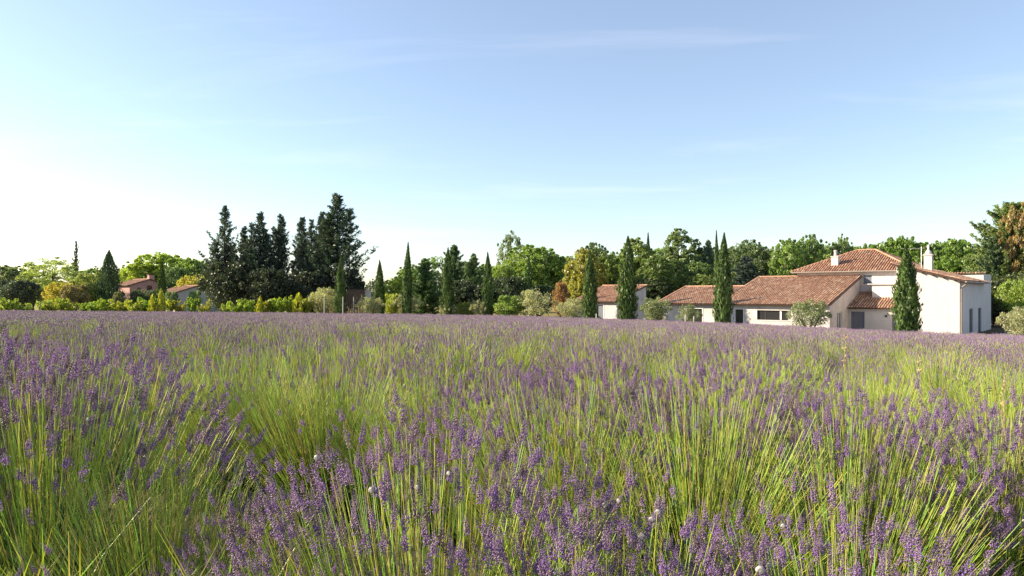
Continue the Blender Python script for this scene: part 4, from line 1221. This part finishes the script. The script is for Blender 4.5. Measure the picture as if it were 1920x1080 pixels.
# 0-3 near full, 4-5 near sparse, 6-9 mid full, 10-11 mid sparse, 12-15 far
for sd in (1, 2, 3, 4): SRC.append(lav_plant(100 + sd, 0, 520, .95, 1700, lean=.06, fan=.62, dome=.24, base_r=.23))
for sd in (5, 6): SRC.append(lav_plant(100 + sd, 0, 760, .07, 2200, lean=.07, fan=.72, Hs=(.40, .58), base_r=.22, dome=.22))
for sd in (1, 2, 3, 4): SRC.append(lav_plant(200 + sd, 1, 470, .95, 420, lean=.05, fan=.62, dome=.22, base_r=.24))
for sd in (5, 6): SRC.append(lav_plant(200 + sd, 1, 620, .12, 600, lean=.06, fan=.70, Hs=(.40, .58), base_r=.24, dome=.2))
for sd in (1, 2, 3, 4): SRC.append(lav_plant(300 + sd, 2, 330, .90, 120, lean=.03))
for sd in (5, 6): SRC.append(lav_plant(300 + sd, 2, 360, .30, 150, lean=.03))

# placement: rows about 1.5 m apart, plants close together along each row
rl = np.random.default_rng(9)
PL = []       # x, y, z, rx, ry, rz, scale, source index
def put(x, y, src, s=1.0, dz=0.0, rx=None, ry=None):
    PL.append((x, y, gz(x, y) + dz, rl.normal(0, .06) if rx is None else rx, rl.normal(0, .06) if ry is None else ry, rl.uniform(0, 6.28), s, src))
FULL = (0, 1, 2, 3); SP = (4, 5)
# the nearest row, under the photographer
# rows run from the far left to the near right; the first two are set plant by plant
for i, x in enumerate(np.arange(-3.2, 1.3, .43)):
    x = x + rl.normal(0, .04); y = 1.60 - .45 * x + rl.normal(0, .04)
    put(x, y, (4 if i % 2 else FULL[i % 4]) if -1.15 < x < -.35 else FULL[i % 4], float(np.interp(x, [-2, -1.2, -.2, .6, 1.2], [1.22, 1.15, 1.03, .90, .74])) * rl.uniform(.92, 1.06) * (.76 if -1.05 < x < -.40 else 1), .03 if x < -1 else -.02)
for i, (x, y, s, src) in enumerate([
    (.20, 2.68, 1.06, 5), (.66, 2.42, 1.10, 4), (1.05, 2.15, .95, 5),
    (-.02, 3.25, 1.06, 1), (.42, 3.02, 1.10, 2), (.86, 2.82, 1.10, 3), (1.30, 2.60, 1.05, 0), (1.72, 2.42, 1.02, 1), (2.12, 2.28, .95, 2), (2.55, 2.15, .9, 3),
    (1.50, 3.1, .98, 5), (2.0, 2.9, 1.0, 4), (2.45, 2.75, .95, 5),
    (-.42, 3.45, 1.08, 4), (-1.0, 3.70, 1.18, 5), (-1.55, 3.95, 1.18, 4), (-1.9, 4.15, 1.1, 5), (-2.4, 4.4, 1.1, 1), (-2.9, 4.65, 1.1, 4), (-3.4, 4.9, 1.08, 2), (-3.9, 5.1, 1.08, 5),
    (-1.15, 1.50, .62, 4), (-.80, 1.38, .58, 5), (-1.55, 1.72, .66, 5),
]): put(x, y, src, s)
def edge(t):
    return float(np.interp(t, [-.95, -.75, -.3, 0, .2, .45, .66, .9], [78, 79, 77, 74, 62, 50, 42.5, 41.5]))
c_row = 4.95
while c_row < 116:
    ph = rl.uniform(0, 6)
    x = -68.0 + rl.uniform(0, .4)
    step_lo, step_hi = (.58, .84) if c_row < 13 else (.46, .62) if c_row < 26 else (.55, .75)
    x1 = min(45.0, c_row / .5)
    if c_row < 30: x = -c_row * 1.6
    while x < x1:
        y = c_row - .5 * x + .12 * math.sin(x * .6 + ph) + rl.normal(0, .08)
        if 1.2 < y < edge(x / max(y, 1)) + .8 * math.sin(x * .7) + rl.normal(0, .5) and abs(x) < y * .80 + 1.0:
            nse = math.sin(x * .55 + y * .9 + .5) + math.sin(x * 1.05 - y * .62 + 2.0) + rl.normal(0, .35)
            if y < 6.5: src = SP[rl.integers(2)] if nse > .25 else FULL[rl.integers(4)]
            elif y < 15: src = (10, 11)[rl.integers(2)] if nse > .65 + .12 * (y - 7) else 6 + rl.integers(4)
            else:
                far_n = math.sin(x * .10 + y * .45) + math.sin(x * .23 - y * .31 + 1.0) + rl.normal(0, .6)
                edge_strip = y > edge(x / y) - 9 and x < -12
                src = 16 + rl.integers(2) if (far_n > 1.15 or (edge_strip and rl.random() < .75)) else 12 + rl.integers(4)
            put(x, y, int(src), rl.uniform(.70, 1.20) if y < 15 else rl.uniform(.9, 1.12))
        x += rl.uniform(step_lo, step_hi)
    c_row += (1.9 if c_row < 11 else 1.5 if c_row < 20 else 1.25) * rl.uniform(.95, 1.05)

def scatter_stuff(name, label, pts, sources, mat):
    """one object whose node tree places a chosen source plant on each of its points"""
    P = np.array(pts)
    me = bpy.data.meshes.new(name)
    me.vertices.add(len(P)); me.vertices.foreach_set('co', P[:, :3].astype(np.float32).ravel())
    a = me.attributes.new('rot', 'FLOAT_VECTOR', 'POINT'); a.data.foreach_set('vector', P[:, 3:6].astype(np.float32).ravel())
    a = me.attributes.new('scl', 'FLOAT', 'POINT'); a.data.foreach_set('value', P[:, 6].astype(np.float32))
    a = me.attributes.new('src', 'INT', 'POINT'); a.data.foreach_set('value', P[:, 7].astype(np.int32))
    me.materials.append(mat); me.update()
    o = link(name, me); o['kind'] = 'stuff'; o['label'] = label
    ng = bpy.data.node_groups.new(name + '_scatter', 'GeometryNodeTree')
    ng.interface.new_socket('Geometry', in_out='INPUT', socket_type='NodeSocketGeometry')
    ng.interface.new_socket('Geometry', in_out='OUTPUT', socket_type='NodeSocketGeometry')
    gi = ng.nodes.new('NodeGroupInput'); go = ng.nodes.new('NodeGroupOutput')
    def attr(nm, typ):
        n = ng.nodes.new('GeometryNodeInputNamedAttribute'); n.data_type = typ; n.inputs['Name'].default_value = nm
        return n.outputs['Attribute']
    rot = attr('rot', 'FLOAT_VECTOR'); scl = attr('scl', 'FLOAT'); src = attr('src', 'INT')
    e2r = ng.nodes.new('FunctionNodeEulerToRotation'); ng.links.new(rot, e2r.inputs[0])
    jn = ng.nodes.new('GeometryNodeJoinGeometry')
    for k in sorted(set(int(v) for v in P[:, 7])):
        oi = ng.nodes.new('GeometryNodeObjectInfo'); oi.inputs['Object'].default_value = sources[k]; oi.inputs['As Instance'].default_value = False
        cp = ng.nodes.new('FunctionNodeCompare'); cp.data_type = 'INT'; cp.operation = 'EQUAL'
        ng.links.new(src, cp.inputs[2]); cp.inputs[3].default_value = k
        ip = ng.nodes.new('GeometryNodeInstanceOnPoints')
        ng.links.new(gi.outputs[0], ip.inputs['Points']); ng.links.new(cp.outputs[0], ip.inputs['Selection'])
        ng.links.new(oi.outputs['Geometry'], ip.inputs['Instance'])
        ng.links.new(e2r.outputs[0], ip.inputs['Rotation']); ng.links.new(scl, ip.inputs['Scale'])
        ng.links.new(ip.outputs[0], jn.inputs[0])
    ng.links.new(jn.outputs[0], go.inputs[0])
    md = o.modifiers.new('scatter', 'NODES'); md.node_group = ng
    return o
scatter_stuff('lavender_field', 'flowering purple lavender field with yellow green stems', PL, [s for s, _ in SRC], M_lav)

# ------------------------------------------------------------------ grass among the near plants
def grass_tuft(seed, n, H, spread=.12):
    rng = np.random.default_rng(seed)
    ph = rng.uniform(0, 2 * np.pi, n); r = spread * np.sqrt(rng.uniform(0, 1, n))
    b = np.stack([np.cos(ph) * r, np.sin(ph) * r, np.zeros(n)], 1)
    a2 = rng.uniform(0, 2 * np.pi, n); o = np.stack([np.cos(a2), np.sin(a2), np.zeros(n)], 1)
    h = rng.uniform(.45, 1, n) * H; out = rng.uniform(.08, .55, n) * h
    w = rng.uniform(.0018, .004, n); sd = np.stack([-np.sin(a2), np.cos(a2), np.zeros(n)], 1)
    Vs = []
    ss = (0, .35, .7, 1.0)
    for s in ss:
        c = b + o * (out * s ** 2)[:, None] + np.array([0, 0, 1.0]) * (h * (s - .18 * s ** 2))[:, None]
        ww = (w * (1 - s) ** .6 + .0003)[:, None]
        Vs.append(c - sd * ww); Vs.append(c + sd * ww)
    V = np.stack(Vs, 1).reshape(-1, 3)
    i = np.arange(n) * 8
    q = np.concatenate([np.stack([i + 2 * k, i + 2 * k + 1, i + 2 * k + 3, i + 2 * k + 2], 1) for k in range(3)])
    c = np.stack([rng.uniform(.16, .30, n), rng.uniform(.24, .36, n), rng.uniform(.03, .06, n)], 1)
    dry = rng.random(n) < .15; c[dry] = (.38, .31, .13)
    me = mesh_np('grass_tuft_mesh', V, [q], M_grass, col=np.repeat(c, 8, 0))
    return bpy.data.objects.new('grass_tuft_source', me)
GSRC = [grass_tuft(1, 70, .42), grass_tuft(2, 60, .55), grass_tuft(3, 90, .30, .18), grass_tuft(4, 50, .65, .1)]
GP = []
rg = np.random.default_rng(4)
for k in range(60):
    y = rg.uniform(.75, 7.0) ** 1.0
    x = rg.uniform(-.82 * y - .3, .82 * y + .3)
    GP.append((x, y, gz(x, y), 0, 0, rg.uniform(0, 6.28), rg.uniform(.7, 1.15), rg.integers(0, 4)))
for k in range(90):        # a denser patch at the lower left
    x = rg.uniform(-1.35, -.30); y = rg.uniform(.95, 1.45 - .3 * x)
    GP.append((x, y, gz(x, y), 0, 0, rg.uniform(0, 6.28), rg.uniform(.8, 1.15), rg.choice([0, 1, 3])))
scatter_stuff('grass', 'yellow green grass blades growing between the lavender plants', GP, GSRC, M_grass)

# ------------------------------------------------------------------ white snails on the flower spikes
def snail_mesh():
    V = []; Fs = []; turns = 2.6; n = 34; k = 7
    for i in range(n):
        f = i / (n - 1); an = f * turns * 2 * math.pi
        R_ = .0005 + .0043 * f ** 1.25; r = .0006 + .0035 * f ** 1.2
        c = Vector((math.cos(an) * R_, math.sin(an) * R_, .0042 * (1 - f)))
        o = Vector((math.cos(an), math.sin(an), 0))
        for j in range(k):
            b = 2 * math.pi * j / k
            V.append(tuple(c + o * math.cos(b) * r + Vector((0, 0, 1)) * math.sin(b) * r))
    for i in range(n - 1):
        for j in range(k):
            Fs.append((i * k + j, i * k + (j + 1) % k, (i + 1) * k + (j + 1) % k, (i + 1) * k + j))
    Fs.append(tuple(range((n - 1) * k, n * k)))
    me = bpy.data.meshes.new('shell'); me.from_pydata(V, [], Fs); me.materials.append(M_snail)
    for p in me.polygons: p.use_smooth = True
    me.update(); return me
SN = snail_mesh()
cand = []
for (x, y, z, rx, ry, rz, s, src) in PL:
    if src < 6 and y < 3.4:
        Mx = Matrix.Translation((x, y, z)) @ (Matrix.Rotation(rz, 4, 'Z') @ Matrix.Rotation(ry, 4, 'Y') @ Matrix.Rotation(rx, 4, 'X')) @ Matrix.Scale(s, 4)
        A = np.array(Mx); tp = SRC[int(src)][1]
        P = tp[:, :3] @ A[:3, :3].T + A[:3, 3]
        cand.append(np.concatenate([P, tp[:, 3:] @ A[:3, :3].T], 1))
cand = np.concatenate(cand)
cpx = 960 + cand[:, 0] / cand[:, 1] * F; cpy = HY - (cand[:, 2] - EYE) / cand[:, 1] * F
used = set(); snails = []
for (px, py, k) in [(1135, 955, 1.0), (1164, 938, .85), (1208, 968, .9), (1211, 1000, 1.35), (1254, 974, 1.0), (586, 845, 1.1), (694, 922, 1.0), (764, 921, .9), (848, 888, .8), (1460, 985, .7), (1432, 1055, 1.2), (183, 785, 1.0), (1915, 962, .9), (1445, 1066, 1.0)]:
    dist = (cpx - px) ** 2 + (cpy - py) ** 2 + (cand[:, 1] * 22) ** 2
    for j in used: dist[j] = 1e12
    j = int(np.argmin(dist)); used.add(j)
    c = Vector(cand[j, :3]); axd = Vector(cand[j, 3:]).normalized()
    toward = Vector((-.45, -.85, .25)); toward = (toward - axd * toward.dot(axd)).normalized()
    o = link('snail', SN, None, category='snail', group='white snails on the lavender'); snails.append((float(cpx[j]), o))
    o.location = c + toward * .0085
    o.rotation_euler = toward.to_track_quat('Z', 'Y').to_euler()
    o.scale = (.95 * k,) * 3

snails.sort(key=lambda q: q[0])
for i, (_, o) in enumerate(snails): o['label'] = 'small white snail on a near lavender spike, %s from the left' % ORD[i]

# ------------------------------------------------------------------ dry stalks standing above the lavender
M_straw = mat_plain('dry_straw', (.45, .34, .17), .8, noise=.2, nscale=30)
def stalk(label, px0, py0, px1, py1, Y, seedhead=True, r=.0016):
    p1 = at(px1, py1, Y); x0 = (px0 - 960) / F * Y
    z0 = gz(x0, Y)
    a = Vector((x0, Y, z0)); d = p1 - a
    pts = [a + d * s + Vector((.03 * math.sin(s * 3), 0, .02 * math.sin(s * 5))) * .4 for s in np.linspace(0, 1, 8)]
    m = MB(); m.tube([p_ - a for p_ in pts], [r * (1.2 - .5 * s) for s in np.linspace(0, 1, 8)], 5)
    t = m.build('dry_grass_stalk', M_straw, None, label=label, category='dry stalk', group='dry stalks above the lavender'); t.location = a
    if seedhead:
        m = MB(); rg_ = random.Random(px0)
        e = d.normalized()
        for k in range(26):
            s = 1 - .30 * rg_.random(); c = d * s
            q = Vector((rg_.uniform(-1, 1), rg_.uniform(-1, 1), rg_.uniform(.2, 1.2))).normalized()
            m.tube([c, c + q * r * 5, c + q * r * 10], [r * .5, r * 1.6, r * .3], 4)
        m.build('seed_head', M_straw, t)
stalk('thin straw rising in the lower middle of the lavender', 1078, 1010, 1128, 842, 1.75, False, .0018)
stalk('dry seeded grass stalk in front of the lean-to', 1576, 760, 1585, 628, 6.0, True, .003)
stalk('tall dry grass stalk standing alone on the right', 1722, 800, 1724, 660, 4.2, True, .0022)
stalk('leaning dry stalk near the right edge', 1860, 790, 1884, 700, 3.6, True, .002)
